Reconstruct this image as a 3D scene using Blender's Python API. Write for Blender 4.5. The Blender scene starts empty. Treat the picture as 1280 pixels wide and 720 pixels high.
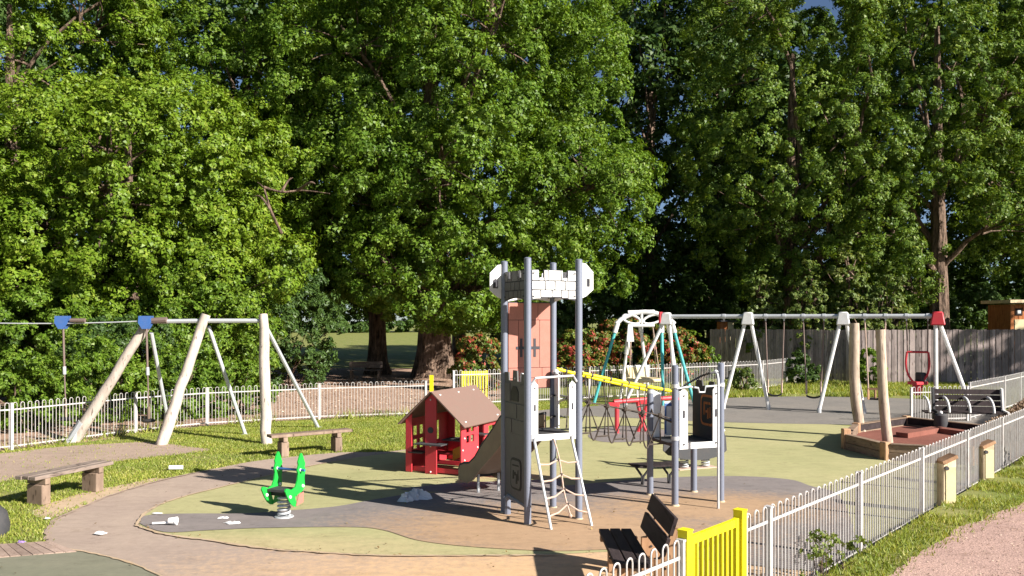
import bpy, bmesh, math, random
import numpy as np
from mathutils import Vector, Matrix, Quaternion
from mathutils.geometry import tessellate_polygon

S = bpy.context.scene
COL = S.collection
R = math.radians
random.seed(7)

# ------------------------------------------------------------------ camera, sun, sky, exposure
CAM_H, FPX, HZ = 3.0, 1050.0, 400.0          # eye height, focal length and horizon row of the 1280 px frame
cd = bpy.data.cameras.new('camera'); cam = bpy.data.objects.new('camera', cd); COL.objects.link(cam)
cam.location = (0, 0, CAM_H); cam.rotation_euler = (R(90), 0, 0)
cd.sensor_width = 36.0; cd.lens = FPX/1280*36; cd.shift_y = 40/1280; cd.clip_start = .1; cd.clip_end = 3000
S.camera = cam
SUN_EL = R(28.0); SUN_H = Vector((.853, -.522))
sd = bpy.data.lights.new('sun', 'SUN'); sd.energy = 5.0; sd.angle = R(.53); sd.color = (1.0, .945, .865)
sun = bpy.data.objects.new('sun', sd); COL.objects.link(sun)
sdir = Vector((-SUN_H.x*math.cos(SUN_EL), -SUN_H.y*math.cos(SUN_EL), -math.sin(SUN_EL)))
sun.rotation_euler = sdir.to_track_quat('-Z', 'Y').to_euler(); sun.location = (30, -20, 30)
W = bpy.data.worlds.new('World'); S.world = W; W.use_nodes = True
wn = W.node_tree.nodes; sky = wn.new('ShaderNodeTexSky'); sky.sky_type = 'NISHITA'; sky.sun_disc = False
sky.sun_elevation = SUN_EL; sky.sun_rotation = math.atan2(SUN_H.x, SUN_H.y)
bg = wn['Background']; bg.inputs[1].default_value = .05
sky.air_density = .6; sky.dust_density = .4; sky.ozone_density = 1.5
W.node_tree.links.new(sky.outputs[0], bg.inputs[0])
S.view_settings.view_transform = 'Standard'; S.view_settings.look = 'None'; S.view_settings.gamma = 1
S.view_settings.exposure = 1.17
S.cycles.max_bounces = 5; S.cycles.diffuse_bounces = 2; S.cycles.glossy_bounces = 2
S.cycles.transmission_bounces = 3; S.cycles.transparent_max_bounces = 4

# ------------------------------------------------------------------ helpers
def G(px, py, z=0.0):                         # a pixel of the photo on a level surface at height z
    Y = FPX*(CAM_H-z)/(py-HZ); return Vector(((px-640)/FPX*Y, Y, z))
def P(px, py, Y):                             # a pixel of the photo at distance Y
    return Vector(((px-640)/FPX*Y, Y, CAM_H-(py-HZ)*Y/FPX))

WL = {}
def tag(o, label=None, cat=None, group=None, kind=None):
    if label: o['label'] = label
    if cat: o['category'] = cat
    if group: o['group'] = group
    if kind: o['kind'] = kind
    return o
def thing(name, loc, label, cat, group=None):
    o = bpy.data.objects.new(name, None); COL.objects.link(o); o.location = loc; o.empty_display_size = .2
    WL[o.name] = Vector(loc); return tag(o, label, cat, group)

class MB:
    def __init__(s): s.v = []; s.f = []
    def add(s, v, f):
        b = len(s.v); s.v += [tuple(x) for x in v]; s.f += [tuple(b+i for i in q) for q in f]; return s
    def obox(s, c, ax, ay, az):               # oriented box from a centre and three half axes
        c = Vector(c); v = []
        for k in (-1, 1):
            for j in (-1, 1):
                for i in (-1, 1): v.append(c+ax*i+ay*j+az*k)
        return s.add(v, [(0,2,3,1),(4,5,7,6),(0,1,5,4),(2,6,7,3),(0,4,6,2),(1,3,7,5)])
    def box(s, c, sz, rz=0):
        cz, sn = math.cos(rz), math.sin(rz)
        return s.obox(c, Vector((cz, sn, 0))*sz[0]/2, Vector((-sn, cz, 0))*sz[1]/2, Vector((0, 0, sz[2]/2)))
    def bar(s, a, b, w, h, up=(0, 0, 1)):     # square bar from a to b, w wide and h high
        a, b = Vector(a), Vector(b); d = b-a; L = d.length; d.normalize(); u = Vector(up)
        if abs(d.dot(u)) > .98: u = Vector((0, 1, 0))
        x = d.cross(u).normalized(); y = x.cross(d)
        return s.obox((a+b)/2, d*L/2, x*w/2, y*h/2)
    def tube(s, pts, r, n=8, cap=True):
        pts = [Vector(p) for p in pts]; m = len(pts)
        rr = r if isinstance(r, (list, tuple)) else [r]*m
        prev = None; rings = []
        for i in range(m):
            t = (pts[min(i+1, m-1)]-pts[max(i-1, 0)]).normalized()
            if prev is None:
                a = Vector((0, 0, 1)) if abs(t.z) < .9 else Vector((1, 0, 0))
                x = t.cross(a).normalized()
            else:
                x = (prev-t*prev.dot(t)).normalized()
            prev = x; y = t.cross(x)
            rings.append([pts[i]+(x*math.cos(2*math.pi*k/n)+y*math.sin(2*math.pi*k/n))*rr[i] for k in range(n)])
        v = [p for q in rings for p in q]; f = []
        for i in range(m-1):
            for k in range(n):
                f.append((i*n+k, i*n+(k+1) % n, (i+1)*n+(k+1) % n, (i+1)*n+k))
        if cap: f.append(tuple(range(n-1, -1, -1))); f.append(tuple((m-1)*n+k for k in range(n)))
        return s.add(v, f)
    def plate(s, o, d, poly, th, off=0.0):    # upright plate: polygon of (along, height) from o along d, th thick
        d = Vector((d[0], d[1], 0)).normalized(); n = Vector((d.y, -d.x, 0)); o = Vector(o); m = len(poly)
        fr = [o+d*a+Vector((0, 0, z))+n*(off+th/2) for a, z in poly]
        bk = [o+d*a+Vector((0, 0, z))+n*(off-th/2) for a, z in poly]
        f = [tuple(range(m)), tuple(range(2*m-1, m-1, -1))]
        for i in range(m): j = (i+1) % m; f.append((j, i, m+i, m+j))
        return s.add(fr+bk, f)
    def holed(s, o, d, x0, x1, z0, z1, holes, th, off=0.0):   # rectangular plate with rectangular openings
        xs = sorted({x0, x1, *[h[0] for h in holes], *[h[1] for h in holes]})
        zs = sorted({z0, z1, *[h[2] for h in holes], *[h[3] for h in holes]})
        d = Vector((d[0], d[1], 0)).normalized(); n = Vector((d.y, -d.x, 0)); o = Vector(o)
        def full(i, j):
            if i < 0 or j < 0 or i >= len(xs)-1 or j >= len(zs)-1: return False
            cx, cz = (xs[i]+xs[i+1])/2, (zs[j]+zs[j+1])/2
            return not any(h[0] < cx < h[1] and h[2] < cz < h[3] for h in holes)
        p = lambda i, j, k: o+d*xs[i]+Vector((0, 0, zs[j]))+n*(off+th/2*k)
        for i in range(len(xs)-1):
            for j in range(len(zs)-1):
                if not full(i, j): continue
                s.add([p(i,j,1), p(i+1,j,1), p(i+1,j+1,1), p(i,j+1,1)], [(0,1,2,3)])
                s.add([p(i,j,-1), p(i+1,j,-1), p(i+1,j+1,-1), p(i,j+1,-1)], [(3,2,1,0)])
                if not full(i-1, j): s.add([p(i,j,1), p(i,j+1,1), p(i,j+1,-1), p(i,j,-1)], [(0,1,2,3)])
                if not full(i+1, j): s.add([p(i+1,j,1), p(i+1,j,-1), p(i+1,j+1,-1), p(i+1,j+1,1)], [(0,1,2,3)])
                if not full(i, j-1): s.add([p(i,j,1), p(i,j,-1), p(i+1,j,-1), p(i+1,j,1)], [(0,1,2,3)])
                if not full(i, j+1): s.add([p(i,j+1,1), p(i+1,j+1,1), p(i+1,j+1,-1), p(i,j+1,-1)], [(0,1,2,3)])
        return s
    def ball(s, c, r, n=8, sz=(1, 1, 1)):
        c = Vector(c); v = []; f = []; m = n//2
        for i in range(m+1):
            a = math.pi*i/m
            for k in range(n):
                b = 2*math.pi*k/n
                v.append(c+Vector((r*sz[0]*math.sin(a)*math.cos(b), r*sz[1]*math.sin(a)*math.sin(b), r*sz[2]*math.cos(a))))
        for i in range(m):
            for k in range(n): f.append((i*n+k, (i+1)*n+k, (i+1)*n+(k+1) % n, i*n+(k+1) % n))
        return s.add(v, f)
    def build(s, name, m, parent=None, at=None, smooth=35, bevel=0):
        base = WL[parent.name] if parent else Vector(at or (0, 0, 0))
        me = bpy.data.meshes.new(name); me.from_pydata([tuple(Vector(p)-base) for p in s.v], [], s.f)
        if bevel:
            bm = bmesh.new(); bm.from_mesh(me)
            bmesh.ops.bevel(bm, geom=bm.edges[:], offset=bevel, segments=1, affect='EDGES', clamp_overlap=True)
            bm.to_mesh(me); bm.free()
        me.validate(); me.materials.append(m)
        if smooth:
            me.polygons.foreach_set('use_smooth', [True]*len(me.polygons)); me.set_sharp_from_angle(angle=R(smooth))
        o = bpy.data.objects.new(name, me); COL.objects.link(o)
        if parent: o.parent = parent
        else: o.location = base
        WL[o.name] = base
        return o

def copy_part(src, parent, loc, rz=0.0):
    c = src.copy(); COL.objects.link(c); c.parent = parent; c.location = Vector(loc)-WL[parent.name]; c.rotation_euler = (0, 0, rz)
    return c

# ------------------------------------------------------------------ materials
def ramp(nt, fac, stops):
    r = nt.nodes.new('ShaderNodeValToRGB'); nt.links.new(fac, r.inputs[0]); e = r.color_ramp.elements
    for i, (p, c) in enumerate(stops):
        q = e[i] if i < 2 else e.new(p)
        q.position = p; q.color = (*c, 1) if len(c) == 3 else c
    return r.outputs[0]
def noise(nt, vec, scale, detail=4, rough=.55):
    n = nt.nodes.new('ShaderNodeTexNoise'); n.inputs['Scale'].default_value = scale; n.inputs['Detail'].default_value = detail
    n.inputs['Roughness'].default_value = rough; nt.links.new(vec, n.inputs['Vector']); return n.outputs[0]
def math_n(nt, op, a, b=None, clamp=False):
    n = nt.nodes.new('ShaderNodeMath'); n.operation = op; n.use_clamp = clamp
    for i, x in enumerate((a, b)):
        if x is None: continue
        if isinstance(x, (int, float)): n.inputs[i].default_value = x
        else: nt.links.new(x, n.inputs[i])
    return n.outputs[0]
def mix(nt, fac, a, b, mode='MIX'):
    n = nt.nodes.new('ShaderNodeMix'); n.data_type = 'RGBA'; n.blend_type = mode
    for k, x in ((0, fac), (6, a), (7, b)):
        if isinstance(x, (int, float)): n.inputs[k].default_value = x
        elif isinstance(x, tuple): n.inputs[k].default_value = (*x, 1)
        else: nt.links.new(x, n.inputs[k])
    return n.outputs[2]
def base_mat(name, rough=.6, metal=0.0, spec=.4):
    m = bpy.data.materials.new(name); m.use_nodes = True; nt = m.node_tree; b = nt.nodes['Principled BSDF']
    b.inputs['Roughness'].default_value = rough; b.inputs['Metallic'].default_value = metal
    b.inputs['Specular IOR Level'].default_value = spec
    g = nt.nodes.new('ShaderNodeNewGeometry'); return m, nt, b, g
def bump(nt, b, h, strength, dist=.02):
    n = nt.nodes.new('ShaderNodeBump'); n.inputs['Strength'].default_value = strength; n.inputs['Distance'].default_value = dist
    nt.links.new(h, n.inputs['Height']); nt.links.new(n.outputs[0], b.inputs['Normal'])
def vmap(nt, vec, scale):
    n = nt.nodes.new('ShaderNodeMapping'); n.inputs['Scale'].default_value = scale; nt.links.new(vec, n.inputs['Vector']); return n.outputs[0]

def paint(name, c, rough=.45, metal=0.0, wear=.25, dirt=(.16, .13, .1), sc=6):
    m, nt, b, g = base_mat(name, rough, metal)
    n1 = noise(nt, g.outputs['Position'], sc, 6, .65); n2 = noise(nt, g.outputs['Position'], sc*7, 3)
    f = ramp(nt, n1, [(.45, (0,)*3), (.78, (wear,)*3)])
    c2 = mix(nt, f, c, dirt)
    c3 = mix(nt, .5, c2, ramp(nt, n2, [(.3, (.82,)*3), (.7, (1.0,)*3)]), 'MULTIPLY')
    nt.links.new(c3, b.inputs['Base Color'])
    rr = ramp(nt, n1, [(.3, (rough,)*3), (.8, (min(1, rough+.25),)*3)]); nt.links.new(rr, b.inputs['Roughness'])
    bump(nt, b, n2, .12, .004)
    return m
def wood(name, c1, c2, axis=(3, 3, 40), rough=.8, rand=.25):
    m, nt, b, g = base_mat(name, rough, 0, .25)
    oi = nt.nodes.new('ShaderNodeObjectInfo')
    tc = nt.nodes.new('ShaderNodeTexCoord')
    v = vmap(nt, g.outputs['Position'], axis)
    n1 = noise(nt, v, 1.0, 6, .65); n2 = noise(nt, g.outputs['Position'], 3.0, 3)
    c = ramp(nt, n1, [(.3, c1), (.7, c2)])
    c = mix(nt, .7, c, ramp(nt, n2, [(.3, (.75,)*3), (.7, (1.1,)*3)]), 'MULTIPLY')
    cr = noise(nt, vmap(nt, g.outputs['Position'], tuple(2.6*q for q in axis)), 1.0, 3, .5)
    c = mix(nt, .85, c, ramp(nt, cr, [(.30, (.25, .22, .2)), (.40, (1, 1, 1))]), 'MULTIPLY')
    rv = ramp(nt, oi.outputs['Random'], [(0, (1-rand,)*3), (1, (1+rand*.6,)*3)])
    c = mix(nt, 1.0, c, rv, 'MULTIPLY')
    nt.links.new(c, b.inputs['Base Color']); bump(nt, b, n1, .35, .01)
    return m
def leafmat(name, dark, light, tip=None, trans=.30, big=.35):
    m = bpy.data.materials.new(name); m.use_nodes = True; nt = m.node_tree; nt.nodes.clear()
    g = nt.nodes.new('ShaderNodeNewGeometry'); out = nt.nodes.new('ShaderNodeOutputMaterial')
    st = [(0, dark), (.7, light)] + ([(1.0, tip)] if tip else [])
    c = ramp(nt, g.outputs['Random Per Island'], st)
    n = noise(nt, g.outputs['Position'], big, 3)
    c = mix(nt, 1.0, c, ramp(nt, n, [(.3, (.8, .86, .8)), (.7, (1.2, 1.12, .95))]), 'MULTIPLY')
    d = nt.nodes.new('ShaderNodeBsdfDiffuse'); t = nt.nodes.new('ShaderNodeBsdfTranslucent'); gl = nt.nodes.new('ShaderNodeBsdfGlossy')
    gl.inputs['Roughness'].default_value = .45; gl.inputs['Color'].default_value = (.5, .5, .5, 1)
    tcol = mix(nt, 1.0, c, (1.25, 1.15, .45), 'MULTIPLY')
    nt.links.new(c, d.inputs[0]); nt.links.new(tcol, t.inputs[0])
    m1 = nt.nodes.new('ShaderNodeMixShader'); m1.inputs[0].default_value = trans
    nt.links.new(d.outputs[0], m1.inputs[1]); nt.links.new(t.outputs[0], m1.inputs[2])
    m2 = nt.nodes.new('ShaderNodeMixShader'); m2.inputs[0].default_value = .03
    nt.links.new(m1.outputs[0], m2.inputs[1]); nt.links.new(gl.outputs[0], m2.inputs[2])
    nt.links.new(m2.outputs[0], out.inputs[0])
    return m
def ground(name, c, c2, fine=180, blotch=.7, rough=.9, worn=None, wornc=None, bmp=.3, spk=.22):
    """mottled ground; worn = (x, y, radius) gives a trodden sandy area round that point"""
    m, nt, b, g = base_mat(name, rough, 0, .2); p = g.outputs['Position']
    n1 = noise(nt, p, blotch, 6, .62); n2 = noise(nt, p, fine, 2, .6); n3 = noise(nt, p, 9, 5, .7)
    col = mix(nt, ramp(nt, n1, [(.35, (0,)*3), (.68, (1,)*3)]), c, c2)
    if worn:
        sp = nt.nodes.new('ShaderNodeSeparateXYZ'); nt.links.new(p, sp.inputs[0])
        f = None
        for (x, y, rx, ry) in worn:
            dx = math_n(nt, 'MULTIPLY', math_n(nt, 'SUBTRACT', sp.outputs[0], x), 1/rx)
            dy = math_n(nt, 'MULTIPLY', math_n(nt, 'SUBTRACT', sp.outputs[1], y), 1/ry)
            dd = math_n(nt, 'SQRT', math_n(nt, 'ADD', math_n(nt, 'MULTIPLY', dx, dx), math_n(nt, 'MULTIPLY', dy, dy)))
            e = math_n(nt, 'SUBTRACT', 1.0, dd)
            f = e if f is None else math_n(nt, 'MAXIMUM', f, e)
        f = math_n(nt, 'ADD', math_n(nt, 'MULTIPLY', f, 1.3), math_n(nt, 'MULTIPLY', math_n(nt, 'SUBTRACT', n3, .5), 1.3), False)
        f = ramp(nt, f, [(.0, (0,)*3), (.75, (.95,)*3)])
        col = mix(nt, f, col, wornc)
    col = mix(nt, spk, col, ramp(nt, n2, [(.3, (.55,)*3), (.7, (1.25,)*3)]), 'MULTIPLY')
    col = mix(nt, .5, col, ramp(nt, n3, [(.3, (.82,)*3), (.65, (1.06,)*3)]), 'MULTIPLY')
    st = noise(nt, p, 2.2, 9, .78)
    col = mix(nt, .75, col, ramp(nt, st, [(.30, (.62, .59, .55)), (.44, (1, 1, 1))]), 'MULTIPLY')
    sc = noise(nt, vmap(nt, p, (1.3, 4.0, 1)), 1.4, 7, .7)
    col = mix(nt, .6, col, ramp(nt, sc, [(.34, (.80, .79, .78)), (.5, (1, 1, 1)), (.72, (1.10, 1.08, 1.05))]), 'MULTIPLY')
    nt.links.new(col, b.inputs['Base Color']); bump(nt, b, n2, bmp, .01)
    return m

M = {}
M['grey_steel'] = paint('grey_steel', (.19, .21, .27), .4, .15, .15)
M['galv'] = paint('galvanised', (.58, .6, .62), .45, .35, .2)
M['white_paint'] = paint('white_paint', (.78, .77, .75), .45, 0, .25)
M['fence_white'] = paint('fence_white', (.55, .525, .51), .5, .1, .55, (.28, .20, .16))
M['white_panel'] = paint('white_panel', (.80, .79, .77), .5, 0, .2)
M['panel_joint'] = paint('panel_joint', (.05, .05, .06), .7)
M['shaded_panel'] = paint('shaded_panel', (.115, .112, .112), .5)  # white plastic of the tower's unlit side, shade put into a dark grey
M['salmon'] = paint('salmon', (.43, .175, .13), .6, 0, .2)
M['red'] = paint('red', (.58, .04, .055), .4, 0, .2, (.35, .09, .07))
M['roof_brown'] = paint('roof_brown', (.20, .125, .10), .6, 0, .3)
M['slide'] = paint('slide_moulding', (.24, .17, .12), .4, 0, .3, sc=3)
M['yellow'] = paint('yellow', (.86, .74, .01), .4, 0, .12, (.5, .4, .05))
M['green_plate'] = paint('green_plate', (.015, .40, .05), .35, 0, .1, (.02, .2, .04))
M['black'] = paint('black', (.018, .018, .02), .5)
M['dark'] = paint('dark_grey', (.05, .05, .055), .6)
M['blue'] = paint('blue', (.045, .12, .34), .45)
M['teal'] = paint('teal', (.07, .42, .42), .45)
M['rope'] = paint('rope', (.07, .055, .045), .9)
M['rope_pale'] = paint('rope_pale', (.55, .40, .32), .9)
M['chain'] = paint('chain', (.22, .16, .14), .6, .4)
M['orange'] = paint('orange', (.75, .33, .03), .5)
M['cream'] = paint('cream', (.75, .62, .36), .6)
M['bolt'] = paint('bolt', (.75, .75, .73), .4)
M['wood_pale'] = wood('wood_pale', (.40, .335, .28), (.58, .50, .43), (9, 9, 1.2))
M['wood_log'] = wood('wood_log', (.36, .27, .20), (.60, .49, .38), (16, 16, 1.6))
M['wood_weathered'] = wood('wood_weathered', (.16, .12, .10), (.30, .24, .20), (4, 1.5, 8))
M['wood_leg'] = wood('wood_leg', (.19, .13, .095), (.32, .235, .175), (6, 6, 2))
M['wood_dark'] = wood('wood_dark', (.022, .015, .016), (.05, .036, .036), (10, 1, 6))
M['wood_tan'] = wood('wood_tan', (.36, .20, .11), (.52, .32, .19), (7, 7, 2))
M['wood_fence'] = wood('wood_fence', (.27, .215, .20), (.41, .335, .315), (6, 6, 1), rand=.4)
M['wood_pit'] = wood('wood_pit', (.21, .145, .105), (.33, .235, .165), (3, 3, 12))
M['wood_shed'] = wood('wood_shed', (.40, .13, .04), (.58, .22, .08), (8, 8, 1))
M['wood_post'] = wood('wood_post', (.55, .42, .26), (.74, .60, .40), (9, 9, 2))
M['glass_dark'] = paint('glass_dark', (.02, .02, .03), .1)
M['paper'] = paint('paper', (.85, .84, .82), .7)
M['plastic_clear'] = paint('plastic_clear', (.70, .72, .75), .25)
M['purple'] = paint('purple_foil', (.30, .20, .45), .3)
M['photinia_wall'] = None
# ground
M['grass'] = ground('grass_ground', (.165, .215, .04), (.29, .265, .10), 60, 1.1, .95, None, None, .5, .5)
M['lawn_far'] = M['grass']
M['path'] = ground('path_tarmac', (.37, .285, .235), (.43, .335, .27), 160, .5, .92, [(1.0, 8.6, 6.0, 4.2)], (.62, .41, .235))
M['green_rub'] = ground('green_rubber', (.36, .35, .17), (.44, .405, .21), 170, .45, .9, [(-4.0, 11.0, 4.0, .9), (0, 16.3, 1.5, .6)], (.48, .40, .22))
M['grey_rub'] = ground('grey_rubber', (.215, .19, .185), (.26, .225, .21), 170, .5, .9, [(.6, 11.9, 3.6, 2.2), (3.2, 13.4, 2.6, 1.5)], (.44, .29, .175))
M['olive_rub'] = ground('olive_rubber', (.20, .20, .14), (.235, .225, .165), 170, .6, .9)
M['tarmac'] = ground('grey_tarmac', (.20, .185, .17), (.25, .225, .20), 140, .5, .92)
M['earth'] = ground('bare_earth', (.36, .235, .17), (.45, .30, .22), 50, .5, .95, None, None, .7, .5)
M['dirt_path'] = ground('dirt_path', (.36, .27, .215), (.43, .32, .25), 70, .6, .95, None, None, .6, .45)
M['gravel'] = ground('gravel_path', (.44, .29, .245), (.52, .35, .29), 45, .8, .95, None, None, .9, .6)
M['sand'] = ground('sand_line', (.50, .37, .24), (.56, .42, .29), 90, 1.5, .95, None, None, .6, .5)
M['red_rub'] = ground('redbrown_rubber', (.20, .075, .055), (.25, .10, .075), 170, .6, .9)
M['brick'] = wood('paver', (.34, .24, .19), (.44, .33, .27), (20, 20, 20))
# leaves
M['leaf_bright'] = leafmat('leaf_bright', (.09, .16, .012), (.165, .265, .022), (.25, .32, .05))
M['leaf_oak'] = leafmat('leaf_oak', (.066, .13, .014), (.132, .228, .022), (.20, .28, .05))
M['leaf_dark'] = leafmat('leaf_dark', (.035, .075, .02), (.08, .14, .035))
M['leaf_right'] = leafmat('leaf_right', (.07, .13, .02), (.135, .22, .034), (.22, .28, .065))
M['leaf_ash'] = leafmat('leaf_ash', (.09, .145, .03), (.17, .23, .06), (.28, .30, .12))
M['leaf_red'] = leafmat('leaf_red', (.06, .13, .02), (.17, .21, .04), (.34, .22, .07), .3, 1.3)
def redden(m):
    nt = m.node_tree; d = next(n for n in nt.nodes if n.type == 'BSDF_DIFFUSE'); g = next(n for n in nt.nodes if n.type == 'NEW_GEOMETRY'); src = d.inputs[0].links[0].from_socket
    n = noise(nt, g.outputs['Position'], 1.7, 4, .7); r = math_n(nt, 'MULTIPLY', g.outputs['Random Per Island'], .16)
    f = ramp(nt, math_n(nt, 'ADD', n, r), [(.61, (0,)*3), (.69, (1,)*3)]); c = mix(nt, f, src, (.42, .055, .05)); nt.links.new(c, d.inputs[0])
redden(M['leaf_red'])
M['grass_blade'] = leafmat('grass_blade', (.17, .24, .032), (.30, .34, .07), (.45, .41, .17), .3, .9)
def barkmat():
    m, nt, b, g = base_mat('bark', .9, 0, .2); v = vmap(nt, g.outputs['Position'], (5, 5, 1.1))
    n1 = noise(nt, v, 1.6, 8, .7); c = ramp(nt, n1, [(.36, (.035, .024, .018)), (.64, (.30, .205, .15))])
    nt.links.new(c, b.inputs['Base Color']); bump(nt, b, n1, 1.0, .15); return m
M['bark'] = barkmat()

# ------------------------------------------------------------------ ground sheets
def catmull(pts, closed=True, k=6):
    out = []; n = len(pts)
    for i in range(n if closed else n-1):
        p0, p1, p2, p3 = (Vector(pts[(i+j-1) % n]) if closed else Vector(pts[min(max(i+j-1, 0), n-1)]) for j in range(4))
        for q in range(k):
            t = q/k
            out.append(.5*((2*p1)+(p2-p0)*t+(2*p0-5*p1+4*p2-p3)*t*t+(3*p1-p0-3*p2+p3)*t**3))
    if not closed: out.append(Vector(pts[-1]))
    return out
def sheet(name, pts, z, m, smooth=True, jit=0.0, skirt=0.0):
    p = catmull([(q[0], q[1], 0) for q in pts]) if smooth else [Vector((q[0], q[1], 0)) for q in pts]
    rng = random.Random(len(p))
    if jit: p = [q+Vector((rng.uniform(-jit, jit), rng.uniform(-jit, jit), 0)) for q in p]
    tri = tessellate_polygon([[q for q in p]])
    mb = MB(); mb.add([(q.x, q.y, z) for q in p], [])
    area = sum(p[i].x*p[(i+1) % len(p)].y-p[(i+1) % len(p)].x*p[i].y for i in range(len(p)))
    for t in tri:
        a, b, c = p[t[0]], p[t[1]], p[t[2]]
        cr = (b.x-a.x)*(c.y-a.y)-(b.y-a.y)*(c.x-a.x)
        mb.f.append(tuple(t) if cr > 0 else (t[0], t[2], t[1]))
    if skirt:
        n = len(p); mb.add([(q.x, q.y, z-skirt) for q in p], [])
        for i in range(n):
            j = (i+1) % n; f = (i, n+i, n+j, j); mb.f.append(f if area > 0 else f[::-1])
    o = mb.build(name, m, None, (0, 0, 0), smooth=0); tag(o, kind='structure'); return o, p
def strip(name, line, w, z, m, seed=1):
    rng = random.Random(seed); L = catmull([(q[0], q[1], 0) for q in line], False, 10); mb = MB(); v = []
    for i, q in enumerate(L):
        t = (L[min(i+1, len(L)-1)]-L[max(i-1, 0)]).normalized(); n = Vector((-t.y, t.x, 0))
        a = w*rng.uniform(.15, 1.0); b = w*rng.uniform(.15, 1.0)
        v += [(q.x+n.x*a, q.y+n.y*a, z), (q.x-n.x*b, q.y-n.y*b, z)]
    mb.add(v, [(2*i, 2*i+1, 2*i+3, 2*i+2) for i in range(len(L)-1)])
    o = mb.build(name, m, None, (0, 0, 0), smooth=0); return tag(o, kind='structure')
gp = lambda *l: [G(x, y) for x, y in l]

gm = MB(); N = 40
for i in range(N+1):
    for j in range(N+1): gm.v.append((-900+1800*i/N, -300+1500*j/N, 0))
gm.f = [(i*(N+1)+j, (i+1)*(N+1)+j, (i+1)*(N+1)+j+1, i*(N+1)+j+1) for i in range(N) for j in range(N)]
tag(gm.build('ground', M['grass'], smooth=0), kind='structure')

PATH = gp((60,684),(54,668),(66,652),(95,637),(140,618),(200,600),(262,587),(330,575),(420,566),(500,563),(600,545),(700,530),(760,535),(700,560))
PATH += [Vector((3.5, 12, 0)), Vector((4.0, 10.2, 0)), Vector((2.6, 8.3, 0)), Vector((1.2, 6.6, 0)), Vector((-.5, 5.0, 0)), Vector((-3, 5.0, 0))]
PATH += gp((150,760),(60,720),(20,694))
_, PATHP = sheet('path', PATH, .004, M['path'], True, .012)
GREEN = gp((173,655),(190,638),(225,622),(300,603),(380,584),(440,573),(520,561),(640,533),(740,521),(905,527),(1040,531)) + \
        [Vector((11.6, 21, 0)), Vector((10.2, 17.4, 0)), Vector((7.6, 14.2, 0)), Vector((5.4, 11.8, 0)), Vector((4.0, 10.3, 0))] + gp((820,690),(700,693),(600,694),(480,694),(400,690),(330,685),(260,675),(205,667))
_, GREENP = sheet('green_rubber_surface', GREEN, .008, M['green_rub'])
TAR = [G(600,521), G(740,508), G(880,499), G(1000,496), G(1145,499), Vector((16, 30, 0)), Vector((16, 24, 0)), Vector((12.3, 23.6, 0)), G(1045,531), G(900,528), G(740,521)]
_, TARP = sheet('tarmac', TAR, .012, M['tarmac'])
GREY = gp((172,653),(186,645),(240,643),(300,643),(350,640),(420,634),(470,625),(520,618),(600,615),(660,612),(740,605),(830,598),(920,596),(985,600),(1012,608),(1050,622)) + \
       [Vector((4.4, 10.75, 0)), Vector((3.6, 10.0, 0))] + gp((800,690),(700,690),(640,688),(570,683),(520,676),(480,664),(440,660),(330,661),(260,664),(205,666))
sheet('grey_rubber_surface', GREY, .016, M['grey_rub'])
sheet('grey_rubber_patch', gp((735,545),(755,535),(790,533),(830,538),(835,548),(800,552),(755,553)), .013, M['grey_rub'])
sheet('grey_rubber_strip', gp((500,612),(580,604),(640,602),(700,600),(690,612),(640,614),(560,616)), .0125, M['grey_rub'])
OLIVE = gp((-260,740),(-60,704),(40,694),(98,690),(150,700),(190,716),(230,760),(-100,860))
_, OLIVEP = sheet('olive_rubber_surface', OLIVE, .012, M['olive_rub'])
DIRT = gp((-120,575),(0,567),(60,560),(130,555),(190,553),(240,559),(262,563),(200,571),(120,580),(60,590),(0,603),(-120,625))
_, DIRTP = sheet('worn_earth_path', DIRT, .006, M['dirt_path'], True, .03)
_, WORNP = sheet('worn_earth_patch', gp((40,640),(60,630),(105,616),(160,605),(190,598),(205,600),(150,617),(100,634),(60,648)), .003, M['sand'], True, .03)
EARTH = [Vector(q) for q in ((-15,18.2,0),(-12.4,18.7,0),(-10.5,20.6,0),(-8.5,23.9,0),(-5.7,25.6,0),(-2.6,26.6,0),(-1.2,29,0),(0,34,0),(2,40,0),(0,50,0),(-10,52,0),(-20,50,0),(-25,40,0),(-20,25,0))]
_, EARTHP = sheet('bare_earth', EARTH, .004, M['earth'], True, .05)
ALLEY = [Vector(q) for q in ((5.2,11.3,0),(8.4,14.9,0),(12.2,19.2,0),(16,23.5,0),(24,33,0),(28,33,0),(22,24,0),(14,18,0),(9,13.2,0),(6,10.2,0))]
VERGE = [Vector(q) for q in ((1.2,6.4,0),(2.05,7.72,0),(2.75,8.5,0),(4.5,10.47,0),(6.2,12.42,0),(7.95,14.37,0),(9.7,16.3,0),(13.2,20.2,0),(14.2,19.6,0),(11,15.6,0),(8.6,13.2,0),(7.4,12.2,0),(6.0,10.9,0),(5.2,10.2,0),(4.3,9.2,0),(3.4,8.2,0),(2.3,6.6,0),(1.9,6.0,0))]
PINK = [Vector(q) for q in ((1.5,5.4,0),(2.3,6.3,0),(3.65,8.6,0),(4.35,9.5,0),(5.15,10.4,0),(6.35,11.6,0),(8.0,13.0,0),(11.4,15.6,0),(16,20.6,0),(26,30,0),(32,26,0),(20,10,0),(12,2,0),(4,1,0))]
_, VERGEP = sheet('verge', VERGE, .18, M['grass'], True, .01, .4)
_, PINKP = sheet('gravel_path', PINK, .186, M['gravel'], True, .05, .3)
sheet('side_path', [Vector(q) for q in ((7.0,13.1,0),(9.6,16.0,0),(13.1,20.0,0),(16,23.3,0),(13.6,23.4,0),(11.9,19.0,0),(9.6,17.0,0),(7.4,14.4,0))], .014, M['dirt_path'])
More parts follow.
